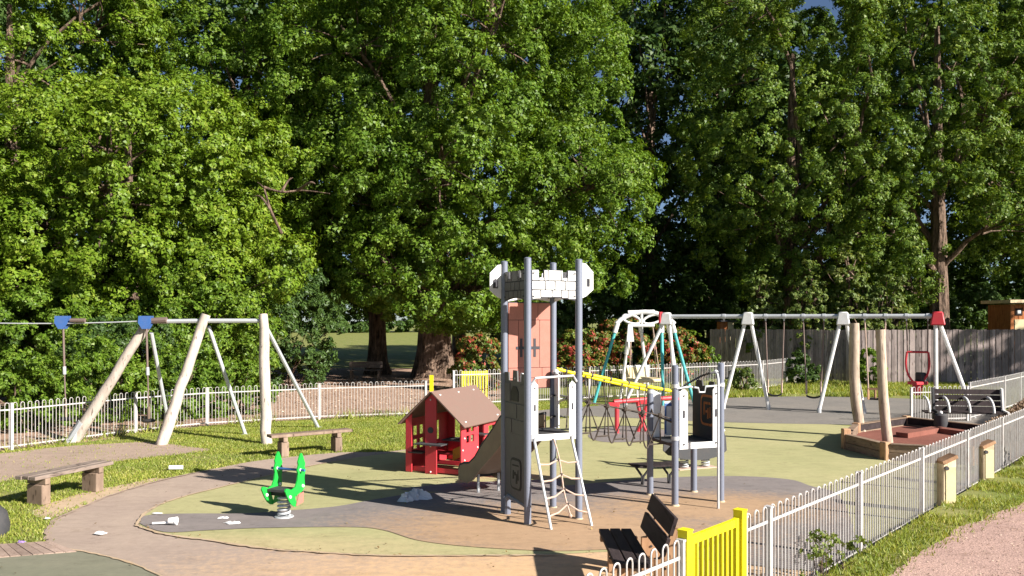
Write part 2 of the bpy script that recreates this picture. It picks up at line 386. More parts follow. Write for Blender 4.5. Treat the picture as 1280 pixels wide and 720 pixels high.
strip('sand_edge', gp((170,658),(185,640),(222,624),(300,604),(380,585),(440,574)), .035, .020, M['sand'], 2)
strip('sand_edge', gp((170,658),(205,669),(262,677),(330,687),(400,692),(480,696),(600,696),(700,695)), .04, .021, M['sand'], 3)
strip('sand_edge', gp((60,684),(110,692),(165,706),(205,724)), .03, .022, M['sand'], 4)
strip('soil_edge', gp((58,676),(66,653),(96,638),(142,619),(202,601),(264,588)), .05, .019, M['dirt_path'], 5)
def far_patch(): pass

# brick edging, every paver its own piece
kerb = MB(); k0, k1 = G(-60,705), G(100,690)
kerb.add([G(-60,706)+Vector((0,0,.006)), G(100,693)+Vector((0,0,.006)), G(62,677)+Vector((0,0,.006)), G(-60,684)+Vector((0,0,.006))], [(0,1,2,3)])
kerbo = kerb.build('paver_edging', M['sand'], smooth=0); tag(kerbo, kind='structure')
lo, hi = [G(-60,703), G(96,691)], [G(-60,685.5), G(64,678.5)]
nb = 11
for i in range(nb):
    a, b = (i+.04)/nb, (i+.96)/nb
    q = [lo[0].lerp(lo[1], a), lo[0].lerp(lo[1], b), hi[0].lerp(hi[1], b), hi[0].lerp(hi[1], a)]
    z = .022+random.uniform(0, .006); mb = MB()
    mb.add([Vector((p.x, p.y, 0)) for p in q]+[Vector((p.x, p.y, z)) for p in q], [(4,5,6,7),(0,1,5,4),(1,2,6,5),(2,3,7,6),(3,0,4,7)])
    mb.build('brick', M['brick'], kerbo, smooth=0)

# ------------------------------------------------------------------ vegetation helpers
def unit(rng, n):
    v = rng.normal(size=(n, 3)); return v/np.linalg.norm(v, axis=1)[:, None]
def nz(v): return v/np.maximum(np.linalg.norm(v, axis=1)[:, None], 1e-6)
def leaf_object(name, pos, nrm, size, m, rng, parent=None, base=(0, 0, 0), aspect=.55, tri=True):
    n = len(pos); t = unit(rng, n); t = nz(t-nrm*np.sum(t*nrm, axis=1)[:, None]); b = np.cross(nrm, t)
    L = size[:, None]*.5; w = L*aspect; bow = nrm*(L*rng.uniform(-.35, .15, (n, 1)))
    k = 3 if tri else 4
    v = np.empty((n, k, 3), np.float32)
    if tri: v[:, 0] = pos-t*L*.8+b*w*.95; v[:, 1] = pos-t*L*.8-b*w*.95; v[:, 2] = pos+t*L+bow
    else: v[:, 0] = pos-t*L+bow; v[:, 1] = pos+b*w; v[:, 2] = pos+t*L+bow; v[:, 3] = pos-b*w
    v = v.reshape(-1, 3)-np.array(base, np.float32)
    me = bpy.data.meshes.new(name); me.vertices.add(k*n); me.vertices.foreach_set('co', v.ravel())
    me.loops.add(k*n); me.loops.foreach_set('vertex_index', np.arange(k*n, dtype=np.int32))
    me.polygons.add(n); me.polygons.foreach_set('loop_start', np.arange(0, k*n, k, dtype=np.int32))
    me.update(calc_edges=True); me.materials.append(m)
    o = bpy.data.objects.new(name, me); COL.objects.link(o)
    if parent: o.parent = parent
    else: o.location = base
    WL[o.name] = Vector(base); return o
def crown_points(ells, rng, tufts=20, leaves=55, bough=(1.1, 2.0), shell=.62, zmin=None, keep=None, gap=.70):
    """boughs over the crown's ellipsoids, tufts over the boughs, leaves over the tufts"""
    BC = []; BR = []; BO = []
    for (c, rad, n) in ells:
        c = np.array(c, float); rad = np.array(rad, float); got = []; tries = 0; ph = rng.uniform(0, 6.28, 3)
        while len(got) < n and tries < n*60:
            tries += 1
            d = unit(rng, 1)[0]; r = rng.uniform(shell, 1.0)**.6
            if d[1] > .35 and rng.uniform() < .6: continue
            r *= 1+.13*(math.sin(d[0]*5+ph[0])+math.sin(d[1]*6+ph[1])+math.sin(d[2]*7+ph[2]))/1.5
            p = c+d*rad*r
            if zmin is not None and p[2] < (zmin(p) if callable(zmin) else zmin): continue
            if keep is not None and not keep(p): continue
            R0 = rng.uniform(*bough)
            if any(np.linalg.norm((p-q)*np.array([1, 1, 1.35])) < gap*(R0+r2) for q, r2 in got[-400:]): continue
            got.append((p, R0)); BC.append(p); BR.append(R0); BO.append(d)
    BC, BR, BO = np.array(BC), np.array(BR), np.array(BO)
    nb = len(BC); up = np.array([0, 0, 1.0])
    d = unit(rng, nb*tufts).reshape(nb, tufts, 3)
    pref = nz(BO*.8+up*.3)[:, None, :]
    s = np.sum(d*pref, axis=2); d = np.where((s < -.25)[..., None], d-2*s[..., None]*pref, d)
    TR = BR[:, None]*rng.uniform(.20, .36, (nb, tufts))
    T = BC[:, None, :]+d*BR[:, None, None]*np.array([1, 1, .84])*rng.uniform(.58, 1.0, (nb, tufts, 1))
    T = T.reshape(-1, 3); td = d.reshape(-1, 3); TR = TR.ravel(); nt = len(T)
    d2 = unit(rng, nt*leaves).reshape(nt, leaves, 3)
    prf = nz(td*.8+up*.2)[:, None, :]
    s = np.sum(d2*prf, axis=2); d2 = np.where((s < -.2)[..., None], d2-2*s[..., None]*prf, d2)
    Lp = T[:, None, :]+d2*TR[:, None, None]*np.array([1.05, 1.05, .95])*rng.uniform(.45, 1.15, (nt, leaves, 1))
    nr = d2*.8+td[:, None, :]*.45+up*.22+rng.normal(size=(nt, leaves, 3))*.46
    return Lp.reshape(-1, 3), nz(nr.reshape(-1, 3)), BC, BR
def trunk_mesh(p0, p1, r0, r1, seed, flare=1.5, n=34, m=26, ridge=.1):
    rng = random.Random(seed); mb = MB(); p0, p1 = Vector(p0), Vector(p1); ph = [rng.uniform(0, 6.28) for _ in range(6)]
    v = []
    for i in range(m+1):
        t = i/m; c = p0.lerp(p1, t)+Vector((math.sin(t*3+ph[0])*.12*r0*2, math.sin(t*2.3+ph[1])*.1*r0*2, 0))
        h = (p1-p0).length*t
        r = (r0+(r1-r0)*t)*(1+(flare-1)*math.exp(-h/(.9*r0)))
        for k in range(n):
            a = 2*math.pi*k/n
            q = 1+ridge*math.sin(5*a+ph[2]+t*1.5)*(.5+1.9*math.exp(-h/(1.2*r0)))+.07*math.sin(9*a+ph[3]-t*5+.8*math.sin(h*1.3))+.045*math.sin(15*a+ph[4]+h)+rng.uniform(-.05, .05)
            v.append((c.x+r*q*math.cos(a), c.y+r*q*math.sin(a), c.z-.05 if i == 0 else c.z))
    f = [(i*n+k, i*n+(k+1) % n, (i+1)*n+(k+1) % n, (i+1)*n+k) for i in range(m) for k in range(n)]
    return mb.add(v, f)
def limb(mb, a, b, r0, r1, rng, sag=.12, k=6):
    a, b = Vector(a), Vector(b); L = (b-a).length; pts = []; rr = []
    off = Vector((rng.uniform(-1, 1), rng.uniform(-1, 1), rng.uniform(0, .8)))*L*sag
    for i in range(k+1):
        t = i/k; pts.append(a.lerp(b, t)+off*(4*t*(1-t))+Vector((rng.uniform(-1, 1), rng.uniform(-1, 1), rng.uniform(-1, 1)))*L*.012*(0 < i < k)); rr.append(r0+(r1-r0)*t)
    mb.tube(pts, rr, 6, False)
def tree(name, base, height, r0, ells, label, leaf, seed, group=None, cat='tree', gap=.70, tufts=14, leaves=70, bough=(.75, 1.65), lsize=(.085, .21), zmin=None, keep=None, nlimb=9, shell=.62, lean=(0, 0), flare=1.5, twigs=True):
    rng = np.random.default_rng(seed); pr = random.Random(seed); base = Vector(base)
    t = thing(name, base, label, cat, group)
    top = base+Vector((lean[0], lean[1], height*.8))
    trunk_mesh(base, top, r0, r0*.22, seed, flare).build('trunk', M['bark'], t, smooth=60)
    pos, nr, BC, BR = crown_points(ells, rng, tufts, leaves, bough, shell, zmin, keep, gap)
    size = lsize[0]+(lsize[1]-lsize[0])*rng.uniform(0, 1, len(pos))**1.4
    leaf_object('crown', pos, nr, size, M[leaf], rng, t, base, .85)
    # limbs: main ones leave the trunk, twigs run from them to the boughs near their end
    ids = list(range(len(BC))); pr.shuffle(ids); ends = ids[:nlimb]; mains = []
    for e in ends:
        q = Vector(BC[e]); h = min(max((q.z-base.z)*pr.uniform(.4, .72), height*.16), height*.72)
        a = base.lerp(top, h/(height*.8)); mb = MB(); limb(mb, a, q, r0*pr.uniform(.28, .42)*(1-h/height*.6), .05, pr)
        mains.append((a, q, mb))
    if twigs:
        for e in ids[nlimb:]:
            q = Vector(BC[e]); best = min(mains, key=lambda m: (m[1]-q).length)
            s = best[0].lerp(best[1], pr.uniform(.5, .9))
            if (s-q).length > 3.4: continue
            limb(best[2], s, q, .06, .02, pr, .1, 4)
    for a, q, mb in mains: mb.build('limb', M['bark'], t, smooth=60)
    return t

# ------------------------------------------------------------------ trees
SUN_V = np.array([SUN_H.x*math.cos(SUN_EL), SUN_H.y*math.cos(SUN_EL), math.sin(SUN_EL)])
def open_to_sun(pts, r):      # the crown leaves a gap where the photo shows sun reaching a trunk
    def f(p):
        for q in pts:
            w = p-np.array(q, float); t = w @ SUN_V
            if t > 0 and np.linalg.norm(w-t*SUN_V) < r: return False
        return True
    return f
def above(y_px, x0, x1):      # keeps the view under the crown open towards the far lawn
    def f(p):
        px = 640+FPX*p[0]/p[1]
        return CAM_H+(HZ-y_px)*p[1]/FPX if x0 < px < x1 else 2.2
    return f
tree('oak_tree', (-4.05, 44, 0), 24, .88,
     [((-2.6, 43.0, 12.5), (9.0, 7.5, 9.5), 276), ((-1.5, 39.5, 7.5), (7.2, 4.2, 4.8), 102), ((-3, 44, 21), (7.5, 6, 6), 87), ((-6.5, 40.5, 8), (4.5, 3.5, 4.5), 52)],
     'largest broad oak with thick ridged trunk behind the red playhouse', 'leaf_oak', 11, 'mature trees round the playground', tufts=14, leaves=70,
     zmin=lambda p: 3.2+(.0 if p[0] > -4 else .5), nlimb=14, flare=1.42, keep=open_to_sun(((-3.6, 43.2, .6),), 1.7))
tree('oak_tree', (-7.4, 46.5, 0), 23, .5,
     [((-9.0, 46.5, 14), (7.5, 6, 9), 160), ((-8.5, 43, 9), (5, 3.5, 5), 49)],
     'oak with slimmer pale trunk next to the thick-trunked oak', 'leaf_oak', 12, 'mature trees round the playground', tufts=14, leaves=70, zmin=lambda p: 4.2, nlimb=10, keep=open_to_sun(((-7.2, 46.1, 1.0), (-7.2, 46.1, 2.0)), 1.9))
tree('sycamore_tree', (-16.6, 36.5, 0), 15, .42,
     [((-16.2, 36, 7.6), (6.6, 5.2, 5.6), 174), ((-13.6, 34.6, 5.2), (4.2, 3.2, 3.6), 64), ((-19.5, 34.2, 5.0), (4.5, 3.2, 3.6), 64)],
     'bright yellow-green broadleaf tree with low crown behind the cableway', 'leaf_bright', 13, 'mature trees round the playground', tufts=14, leaves=70, zmin=1.6, nlimb=9)
tree('sycamore_tree', (-24.5, 41, 0), 23, .5,
     [((-24.0, 41, 13), (7.2, 6, 9.5), 188)],
     'tall tree at the end of the tree line beyond the cable', 'leaf_bright', 14, 'mature trees round the playground', tufts=14, leaves=70, zmin=2.5, nlimb=9)
tree('oak_tree', (-15.0, 47, 0), 25, .55,
     [((-15.2, 46.5, 15.5), (8.4, 6.5, 9.5), 232)],
     'tall oak rising behind the bright low-crowned tree', 'leaf_oak', 15, 'mature trees round the playground', tufts=14, leaves=70, zmin=4.5, nlimb=10)
tree('lime_tree', (23.6, 46.5, 0), 24, .55,
     [((23.6, 46.3, 14.5), (7.2, 5.2, 9.2), 218), ((22.5, 43.2, 7.8), (5.2, 3.0, 4.2), 58)],
     'tall tree with sunlit bare trunk behind the close-board fence', 'leaf_right', 16, 'mature trees round the playground', tufts=14, leaves=70, zmin=3.6, nlimb=9, gap=.8, keep=lambda p: not (abs(p[0]-23.9*p[1]/46.5) < 1.7 and p[2] < 9.5 and p[1] < 46.5) and not (640+FPX*p[0]/p[1] > 1215 and p[2] < 7.5) and open_to_sun(((23.7, 46.4, 5.5), (23.7, 46.4, 8)), 1.6)(p))
tree('lime_tree', (15.4, 46, 0), 22, .5,
     [((15.2, 45.6, 13.5), (5.2, 4.6, 9.5), 152), ((17.2, 45.2, 7.0), (4.6, 2.2, 4), 49)],
     'dusky tree between the dark gap and the bare-trunked tree', 'leaf_right', 17, 'mature trees round the playground', tufts=14, leaves=70, zmin=2.6, nlimb=9, gap=.84)
tree('lime_tree', (34.6, 50.5, 0), 23, .5,
     [((34.2, 50.2, 13.5), (6.8, 5.5, 10.5), 174)],
     'tall tree overhanging the orange garden shed', 'leaf_right', 18, 'mature trees round the playground', tufts=14, leaves=70, gap=.78, zmin=6.5, nlimb=8)
# trees beyond the frame whose shade lies on the close-board fence and the trees behind it
for i, (x, y, h, rad, lb) in enumerate(((39.6, 30.0, 14, 4.2, 'tree outside the fence shading the close-board fence'),)):
    tree('lime_tree', (x, y, 0), h, .4, [((x, y, h*.58), (rad, rad, h*.40), 60)], lb, 'leaf_right', 30+i, 'mature trees round the playground', tufts=14, leaves=36, lsize=(.2, .36), zmin=2.5, nlimb=6)

# second row: dense dark trees, three built and copied
back = []
for i, (x, y) in enumerate(((-4, 63), (10, 60), (-20, 60))):
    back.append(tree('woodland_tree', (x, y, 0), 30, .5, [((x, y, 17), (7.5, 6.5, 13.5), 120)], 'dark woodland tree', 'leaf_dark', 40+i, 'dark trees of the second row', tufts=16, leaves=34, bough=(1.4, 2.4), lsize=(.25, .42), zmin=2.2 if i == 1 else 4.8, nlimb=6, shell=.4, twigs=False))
back[0]['label'] = 'dark woodland tree seen behind the two oak trunks'
back[1]['label'] = 'dark woodland tree in the deep gap beside the big oak'
back[2]['label'] = 'dark woodland tree behind the bright low-crowned tree'
lbl = ['dark woodland tree behind the tall tree at the end of the line', 'dark woodland tree standing deeper inside the gap by the oak', 'dark woodland tree behind the dusky tree',
       'dark woodland tree behind the tree over the shed', 'shorter dark woodland tree behind the bare-trunked tree', 'dark woodland tree at the far end beyond the shed', 'dark woodland tree at the far end beyond the cable']
for i, (x, y, rz, sc) in enumerate(((-36, 62, 1.1, 1), (15.2, 63, 2.0, 1.02), (32.5, 64, .6, .95), (24, 74, 2.9, .8), (39, 60, 4.0, .96), (48, 63, 5, 1), (-42, 60, 4.4, 1))):
    s = back[(0, 1, 1, 1, 1, 1, 2)[i]]; c = s.copy(); COL.objects.link(c); c.location = (x, y, 0); c.rotation_euler = (0, 0, rz); c.scale = (sc,)*3; c['label'] = lbl[i]
    for ch in s.children:
        d = ch.copy(); COL.objects.link(d); d.parent = c
for i, (x, y, rz, sc, lb) in enumerate(((-34, 36, 1, .8, 'unseen woodland tree added beyond the cable to block sky light, nearer'), (-36, 22, 3, .75, 'unseen woodland tree added at the side to block sky light'), (-33, 8, 5, .7, 'unseen woodland tree added at the near side to block sky light'))):  # unseen trees added along the side to block sky light and deepen shadows
    s = back[2]; c = s.copy(); COL.objects.link(c); c.location = (x, y, 0); c.rotation_euler = (0, 0, rz); c.scale = (sc,)*3; c['label'] = lb
    for ch in s.children:
        d = ch.copy(); COL.objects.link(d); d.parent = c
# far wood beyond the lawn, one mass
rng = np.random.default_rng(5)
cs = [((x, 205+rng.uniform(-6, 6), 7), (7, 6, 9), 22) for x in np.arange(-110, 150, 10)]
pos, nr, _, _ = crown_points(cs, rng, 8, 22, (2.4, 3.8), .3)
o = leaf_object('far_wood', pos, nr, rng.uniform(1.0, 1.7, len(pos)), M['leaf_dark'], rng); tag(o, kind='stuff')

# ------------------------------------------------------------------ shrubs
def shrub(name, base, rad, h, n, leaf, label, seed, cat='shrub', group=None, tufts=14, leaves=40, bough=(.35, .6), lsize=(.09, .18), shell=.35, stems=6, zlow=.1, sr=.035):
    rng = np.random.default_rng(seed); pr = random.Random(seed); base = Vector(base); t = thing(name, base, label, cat, group)
    pos, nr, BC, BR = crown_points([((base.x, base.y, base.z+h*.52), (rad, rad*.8, h*.5), n)], rng, tufts, leaves, bough, shell, base.z+zlow)
    leaf_object('foliage', pos, nr, rng.uniform(lsize[0], lsize[1], len(pos)), M[leaf], rng, t, base)
    for i in range(stems):
        e = Vector(BC[pr.randrange(len(BC))]); mb = MB(); limb(mb, base+Vector((pr.uniform(-.2, .2), pr.uniform(-.2, .2), 0))*min(1, sr/.03), e, sr, sr*.35, pr, .08, 4); mb.build('stem', M['bark'], t)
    return t
us = [(-21.5, 30.5, 2.8, 4.2, 'dark leafy shrub behind the railings under the cable end'), (-17.6, 31.5, 2.6, 3.8, 'dark leafy shrub behind the first cableway frame'),
      (-14.4, 31, 2.3, 3.2, 'leafy shrub behind the middle cableway frame'), (-11.6, 32.5, 2.2, 4.6, 'tall leafy shrub behind the upright cableway post'),
      (-9.6, 36, 2.0, 5.2, 'dark hanging shrub beside the view of the far lawn'), (-26, 33, 3.0, 6, 'tall dark shrub at the edge of the tree line')]
for i, (x, y, r, h, lb) in enumerate(us):
    shrub('shrub', (x, y, 0), r, h, 46, 'leaf_oak' if i in (1, 2, 3) else 'leaf_dark', lb, 60+i, group='undergrowth shrubs along the railings', tufts=14, leaves=44, bough=(.5, .9), lsize=(.1, .2))
for i, (px, py, Y, r, h, lb) in enumerate(((598, 470, 36, 1.2, 2.0, 'red-tipped photinia bush beside the thick oak trunk'), (720, 470, 38, 1.6, 2.5, 'red-tipped photinia bush just past the castle tower'),
                          (775, 470, 38.6, 1.6, 2.9, 'tallest red-tipped photinia bush behind the six-legged swing'), (835, 470, 39, 1.4, 2.5, 'red-tipped photinia bush nearest the close-board fence'))):
    q = P(px, 480, Y); shrub('photinia_bush', (q.x, Y, 0), r*.86, h*.94, 26, 'leaf_red', lb, 70+i, cat='bush', group='red photinia bushes behind the railings', lsize=(.12, .24), leaves=34)
for i, (px, Y, r, h, lb, lf) in enumerate(((872, 40, .9, 2.6, 'green shrub filling the corner by the close-board fence end', 'leaf_oak'), (1003, 38.3, .55, 1.5, 'purple-tinged shrub at the foot of the close-board fence', 'leaf_dark'),
                              (1087, 37.8, .6, 1.5, 'green shrub at the fence behind the log posts', 'leaf_oak'), (930, 35.0, .35, .9, 'leafy weed growing through the railings', 'leaf_ash'))):
    shrub('shrub', ((px-640)/FPX*Y, Y, 0), r, h, 14, lf, lb, 80+i, leaves=34, tufts=12, bough=(.2, .4))
# dark understorey filling the shade behind the board fence and under the trees
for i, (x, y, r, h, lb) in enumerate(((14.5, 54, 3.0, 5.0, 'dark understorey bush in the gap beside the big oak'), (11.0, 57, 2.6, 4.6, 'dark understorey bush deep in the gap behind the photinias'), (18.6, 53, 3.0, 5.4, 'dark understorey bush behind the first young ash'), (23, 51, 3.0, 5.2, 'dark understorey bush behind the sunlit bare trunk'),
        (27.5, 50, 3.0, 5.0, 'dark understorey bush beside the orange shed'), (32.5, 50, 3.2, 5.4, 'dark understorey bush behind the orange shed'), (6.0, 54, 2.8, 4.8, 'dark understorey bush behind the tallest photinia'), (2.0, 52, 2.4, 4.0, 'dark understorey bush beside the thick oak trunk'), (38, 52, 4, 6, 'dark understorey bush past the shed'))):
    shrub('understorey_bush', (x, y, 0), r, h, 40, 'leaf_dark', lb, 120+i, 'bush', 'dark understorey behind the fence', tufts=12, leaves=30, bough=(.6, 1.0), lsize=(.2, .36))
for i, (x, y, r, h, lb) in enumerate(((-15.2, 21.2, 1.9, 1.7, 'low leafy shrub pressed against the railings at the cable end'), (-13.2, 22.6, 1.5, 2.0, 'low leafy shrub behind the railings by the outer trolley'),
        (-12.0, 24.6, 1.5, 2.2, 'leafy shrub behind the railings by the first timber leg'), (-10.2, 25.6, 1.3, 2.0, 'leafy shrub behind the railings by the leaning middle leg'), (-8.9, 26.6, 1.1, 1.5, 'small leafy shrub behind the railings beside the upright post'), (-12.8, 27.5, 2.0, 3.0, 'taller leafy shrub set back behind the first timber leg'))):
    shrub('hedge_shrub', (x, y, 0), r, h, 34, 'leaf_dark' if i in (0, 5) else 'leaf_oak', lb, 150+i, 'shrub', 'shrubs close behind the railings', tufts=12, leaves=38, bough=(.3, .55), lsize=(.07, .15))
for i, (x, y, r, h, lb) in enumerate(((3.72, 9.45, .17, .36, 'leafy weed climbing the railings just past the yellow gate'), (3.35, 9.1, .10, .5, 'thin tall weed against the railings next to the gate'), (10.6, 16.2, .42, .75, 'leafy weed clump at the far end of the verge'))):
    shrub('weed', (x, y, .17), r, h, 9, 'leaf_ash', lb, 180+i, 'weed', 'weeds along the verge railings', tufts=7, leaves=9, bough=(.10, .18), lsize=(.03, .08), stems=5, zlow=.05, sr=.006)
# young ash trees standing behind the close-board fence
for i, (px, Y, h, lb) in enumerate(((955, 42.6, 5.2, 'young pale ash by the dark gap behind the fence'), (1008, 41.4, 5.9, 'young pale ash behind the middle swing frame'), (1062, 41.0, 6.4, 'tallest young ash behind the log posts'), (1108, 40.8, 5.2, 'young pale ash beside the sunlit bare trunk'))):
    x = (px-640)/FPX*Y
    tree('ash_tree', (x, Y, 0), h, .09, [((x, Y, h*.52), (.85, .8, h*.48), 34), ((x+.7, Y+.2, h*.42), (.6, .6, h*.36), 14)], lb, 'leaf_ash', 90+i, 'young ash trees behind the fence', tufts=10, leaves=30, bough=(.28, .5), lsize=(.09, .19), zmin=1.6, nlimb=7, shell=.2)

# ------------------------------------------------------------------ bow-top railings
def hoop_mesh(H, wr, n=5):
    mb = MB(); r = .0425; pts = [(-r, 0, .05), (-r, 0, H-r)]
    for k in range(1, 6): a = math.pi*(1-k/6); pts.append((r*math.cos(a), 0, H-r+r*math.sin(a)))
    pts += [(r, 0, H-r), (r, 0, .05)]
    mb.tube(pts, wr, n, False); return mb
HOOP = {}
def railings(name, pts, H, label, group, cat='fence', spacing=2.6, wire=.0088):
    pts = [Vector((p[0], p[1], 0)) for p in pts]; t = thing(name, pts[0], label, cat, group)
    for i in range(len(pts)-1):
        a, b = pts[i], pts[i+1]; L = (b-a).length; n = max(1, round(L/spacing)); d = (b-a)/L; rz = math.atan2(d.y, d.x)
        for k in range(n):
            p, q = a+d*L*k/n, a+d*L*(k+1)/n
            ends = [p]+([q] if (i == len(pts)-2 and k == n-1) else [])
            for e in ends:
                mb = MB(); mb.box(e+Vector((0, 0, (H-.02)/2)), (.06, .06, H-.02), rz); mb.box(e+Vector((0, 0, H-.012)), (.075, .075, .02), rz)
                mb.build('post', M['fence_white'], t)
            for z in (.10, H-.16):
                mb = MB(); mb.bar(p+d*.032+Vector((0, 0, z)), q-d*.032+Vector((0, 0, z)), .010, .030); mb.build('rail', M['fence_white'], t)
            m = max(1, round((L/n-.1)/.172)); st = L/n/m
            for j in range(m):
                c = p+d*st*(j+.5)
                hk_ = (H, wire)
                if hk_ not in HOOP: HOOP[hk_] = hoop_mesh(H, wire).build('hoop', M['fence_white'], None, (0, 0, 0), smooth=60); o = HOOP[hk_]; o.parent = t
                else: o = HOOP[hk_].copy(); COL.objects.link(o); o.parent = t
                o.location = c-WL[t.name]; o.rotation_euler = (0, 0, rz+random.uniform(-.05, .05))
    return t
FD = Vector((.664, .748, 0))
F0 = Vector((2.63, 8.6, 0))
railings('bow_top_railings', [F0-FD*.57, F0, F0+FD*10.44, F0+FD*18.5], 1.1, 'long white bow-top railings along the grass verge past the yellow gate', 'white bow-top railings')
railings('bow_top_railings', [F0-FD*1.74, F0-FD*3.9], 1.1, 'short white bow-top railings beside the bench with the backrest', 'white bow-top railings', spacing=2.2)
railings('bow_top_railings', [(-13.4, 17.6), (-11.5, 19.3), (-9.95, 22.2), (-8.6, 23.7), (-5.8, 25.3), (-2.7, 26.35)], 1.1, 'white bow-top railings behind the cableway frames', 'white bow-top railings', wire=.0074)
railings('bow_top_railings', [(-2.03, 29.2), (2.9, 31.5), (10.8, 36.2), (14.3, 40.6)], 1.25, 'white bow-top railings passing behind the tower and the swings', 'white bow-top railings')
railings('bow_top_railings', [(11.6, 24.4), (13.5, 24.9)], 1.05, 'short white railings right behind the slatted bench with curved arms', 'white bow-top railings', spacing=2)
railings('bow_top_railings', [(13.62, 25.0), (16.3, 27.8), (21, 33)], 1.15, 'white railings rising away behind the slatted bench towards the board fence', 'white bow-top railings')

# yellow gate in the front railings
g0, g1 = F0-FD*.64, F0-FD*1.68
gt = thing('gate', g0, 'bright yellow metal gate in the white railings beside the wooden bench', 'gate')
for e in (g0, g1):
    mb = MB(); mb.box(e+Vector((0, 0, .58)), (.095, .095, 1.16), math.atan2(FD.y, FD.x)); mb.box(e+Vector((0, 0, 1.166)), (.105, .105, .012), math.atan2(FD.y, FD.x)); mb.build('gate_post', M['yellow'], gt)
ga, gb = g0-FD*.1, g1+FD*.1
for e in (ga, gb):
    mb = MB(); mb.box(e+Vector((0, 0, .585)), (.055, .05, 1.03), math.atan2(FD.y, FD.x)); mb.build('stile', M['yellow'], gt)
for z in (.13, 1.06):
    mb = MB(); mb.bar(ga-FD*.03+Vector((0, 0, z)), gb+FD*.03+Vector((0, 0, z)), .042, .075); mb.build('rail', M['yellow'], gt)
for k in range(8):
    c = ga.lerp(gb, (k+1)/9); mb = MB(); mb.box(c+Vector((0, 0, .595)), (.03, .03, .86), math.atan2(FD.y, FD.x)); mb.build('baluster', M['yellow'], gt)
for z in (.35, .9):
    mb = MB(); mb.tube([gb-FD*.05+Vector((0, 0, z-.05)), gb-FD*.05+Vector((0, 0, z+.05))], .022, 8); mb.build('hinge', M['yellow'], gt)
# far gate: a post and an open leaf
gp0 = P(539, 492, 26.5)
mb = MB(); mb.box((gp0.x, 26.6, .62), (.11, .11, 1.24)); mb.box((gp0.x, 26.6, 1.246), (.12, .12, .012)); tag(mb.build('gate_post', M['yellow'], None, (gp0.x, 26.6, 0)), 'yellow gate post at the end of the railings before the playhouse', 'post')
gl = thing('open_gate', (-1.8, 30.4, 0), 'yellow gate leaf standing open behind the far railings', 'gate'); q0, q1 = Vector((-1.8, 30.4, 0)), Vector((-.95, 30.8, 0)); qd = (q1-q0).normalized()
for e in (q0, q1): mb = MB(); mb.box(e+Vector((0, 0, .6)), (.08, .08, 1.1), math.atan2(qd.y, qd.x)); mb.build('stile', M['yellow'], gl)
for z in (.2, 1.05): mb = MB(); mb.bar(q0+qd*.042+Vector((0, 0, z)), q1-qd*.042+Vector((0, 0, z)), .05, .16); mb.build('rail', M['yellow'], gl)
for k in range(7): c = q0.lerp(q1, (k+1)/8); mb = MB(); mb.box(c+Vector((0, 0, .62)), (.045, .03, .68), math.atan2(qd.y, qd.x)); mb.build('baluster', M['yellow'], gl)

# ------------------------------------------------------------------ close-board fence, shed, hut post
bf = thing('board_fence', (10.2, 44, 0), 'tall grey-brown close-board wooden fence behind the swings', 'fence')
BA = [Vector((10.25, 43.5, 0)), Vector((16.2, 39.3, 0)), Vector((36.0, 37.2, 0))]
for i in range(2):
    a, b = BA[i], BA[i+1]; L = (b-a).length; d = (b-a)/L; n = Vector((d.y, -d.x, 0)); rz = math.atan2(d.y, d.x); k = int(L/.135)
    for j in range(k):
        c = a+d*(j+.5)*L/k; h = 2.5+random.uniform(-.02, .02)+(.0 if i == 0 else .12*j/k)
        mb = MB(); mb.box(c+n*(.012 if j % 2 else -.004)+Vector((0, 0, h/2+.03)), (L/k*1.0-.012, .016, h), rz+.05*random.uniform(-1, 1)); mb.build('board', M['wood_fence'], bf, smooth=0)
    mb = MB(); mb.bar(a-n*.06+Vector((0, 0, .5)), b-n*.06+Vector((0, 0, .5)), .07, .09); mb.build('rail', M['wood_fence'], bf)
    mb = MB(); mb.bar(a-n*.06+Vector((0, 0, 2.2)), b-n*.06+Vector((0, 0, 2.2)), .07, .09); mb.build('rail', M['wood_fence'], bf)
sh = thing('garden_shed', (26.1, 43, 0), 'orange-brown garden shed peeping over the close-board fence', 'shed')
mb = MB(); mb.box((26.7, 44, 1.9), (2.4, 2.0, 3.8)); mb.build('wall', M['wood_shed'], sh)
for k in range(12): mb = MB(); mb.box((25.6+k*.2, 42.98, 3.0), (.185, .03, 1.6)); mb.build('board', M['wood_shed'], sh, smooth=0)
mb = MB(); mb.box((26.02, 42.955, 2.72), (.62, .03, .62)); mb.build('lower_panel', M['cream'], sh)
mb = MB(); mb.box((26.7, 43.9, 3.95), (2.9, 2.7, .16)); mb.build('roof', M['wood_post'], sh)
mb = MB(); mb.box((25.92, 42.95, 3.42), (.36, .03, .36)); w = mb.build('window', M['wood_dark'], sh); mb = MB(); mb.box((25.92, 42.93, 3.42), (.17, .02, .17)); mb.build('pane', M['paper'], w)
q = P(907, 400, 45)
hp = thing('timber_hut', (q.x, 45, 0), 'small orange and cream timber box above the close-board fence end', 'hut')
mb = MB(); mb.box((q.x-.18, 45, 1.45), (.42, .6, 2.9)); mb.build('wall', M['wood_shed'], hp)
mb = MB(); mb.box((q.x+.2, 44.98, 1.46), (.30, .6, 2.86)); mb.build('panel', M['cream'], hp)
mb = MB(); mb.box((q.x, 44.95, 2.95), (.95, .9, .08)); mb.build('roof', M['dark'], hp)

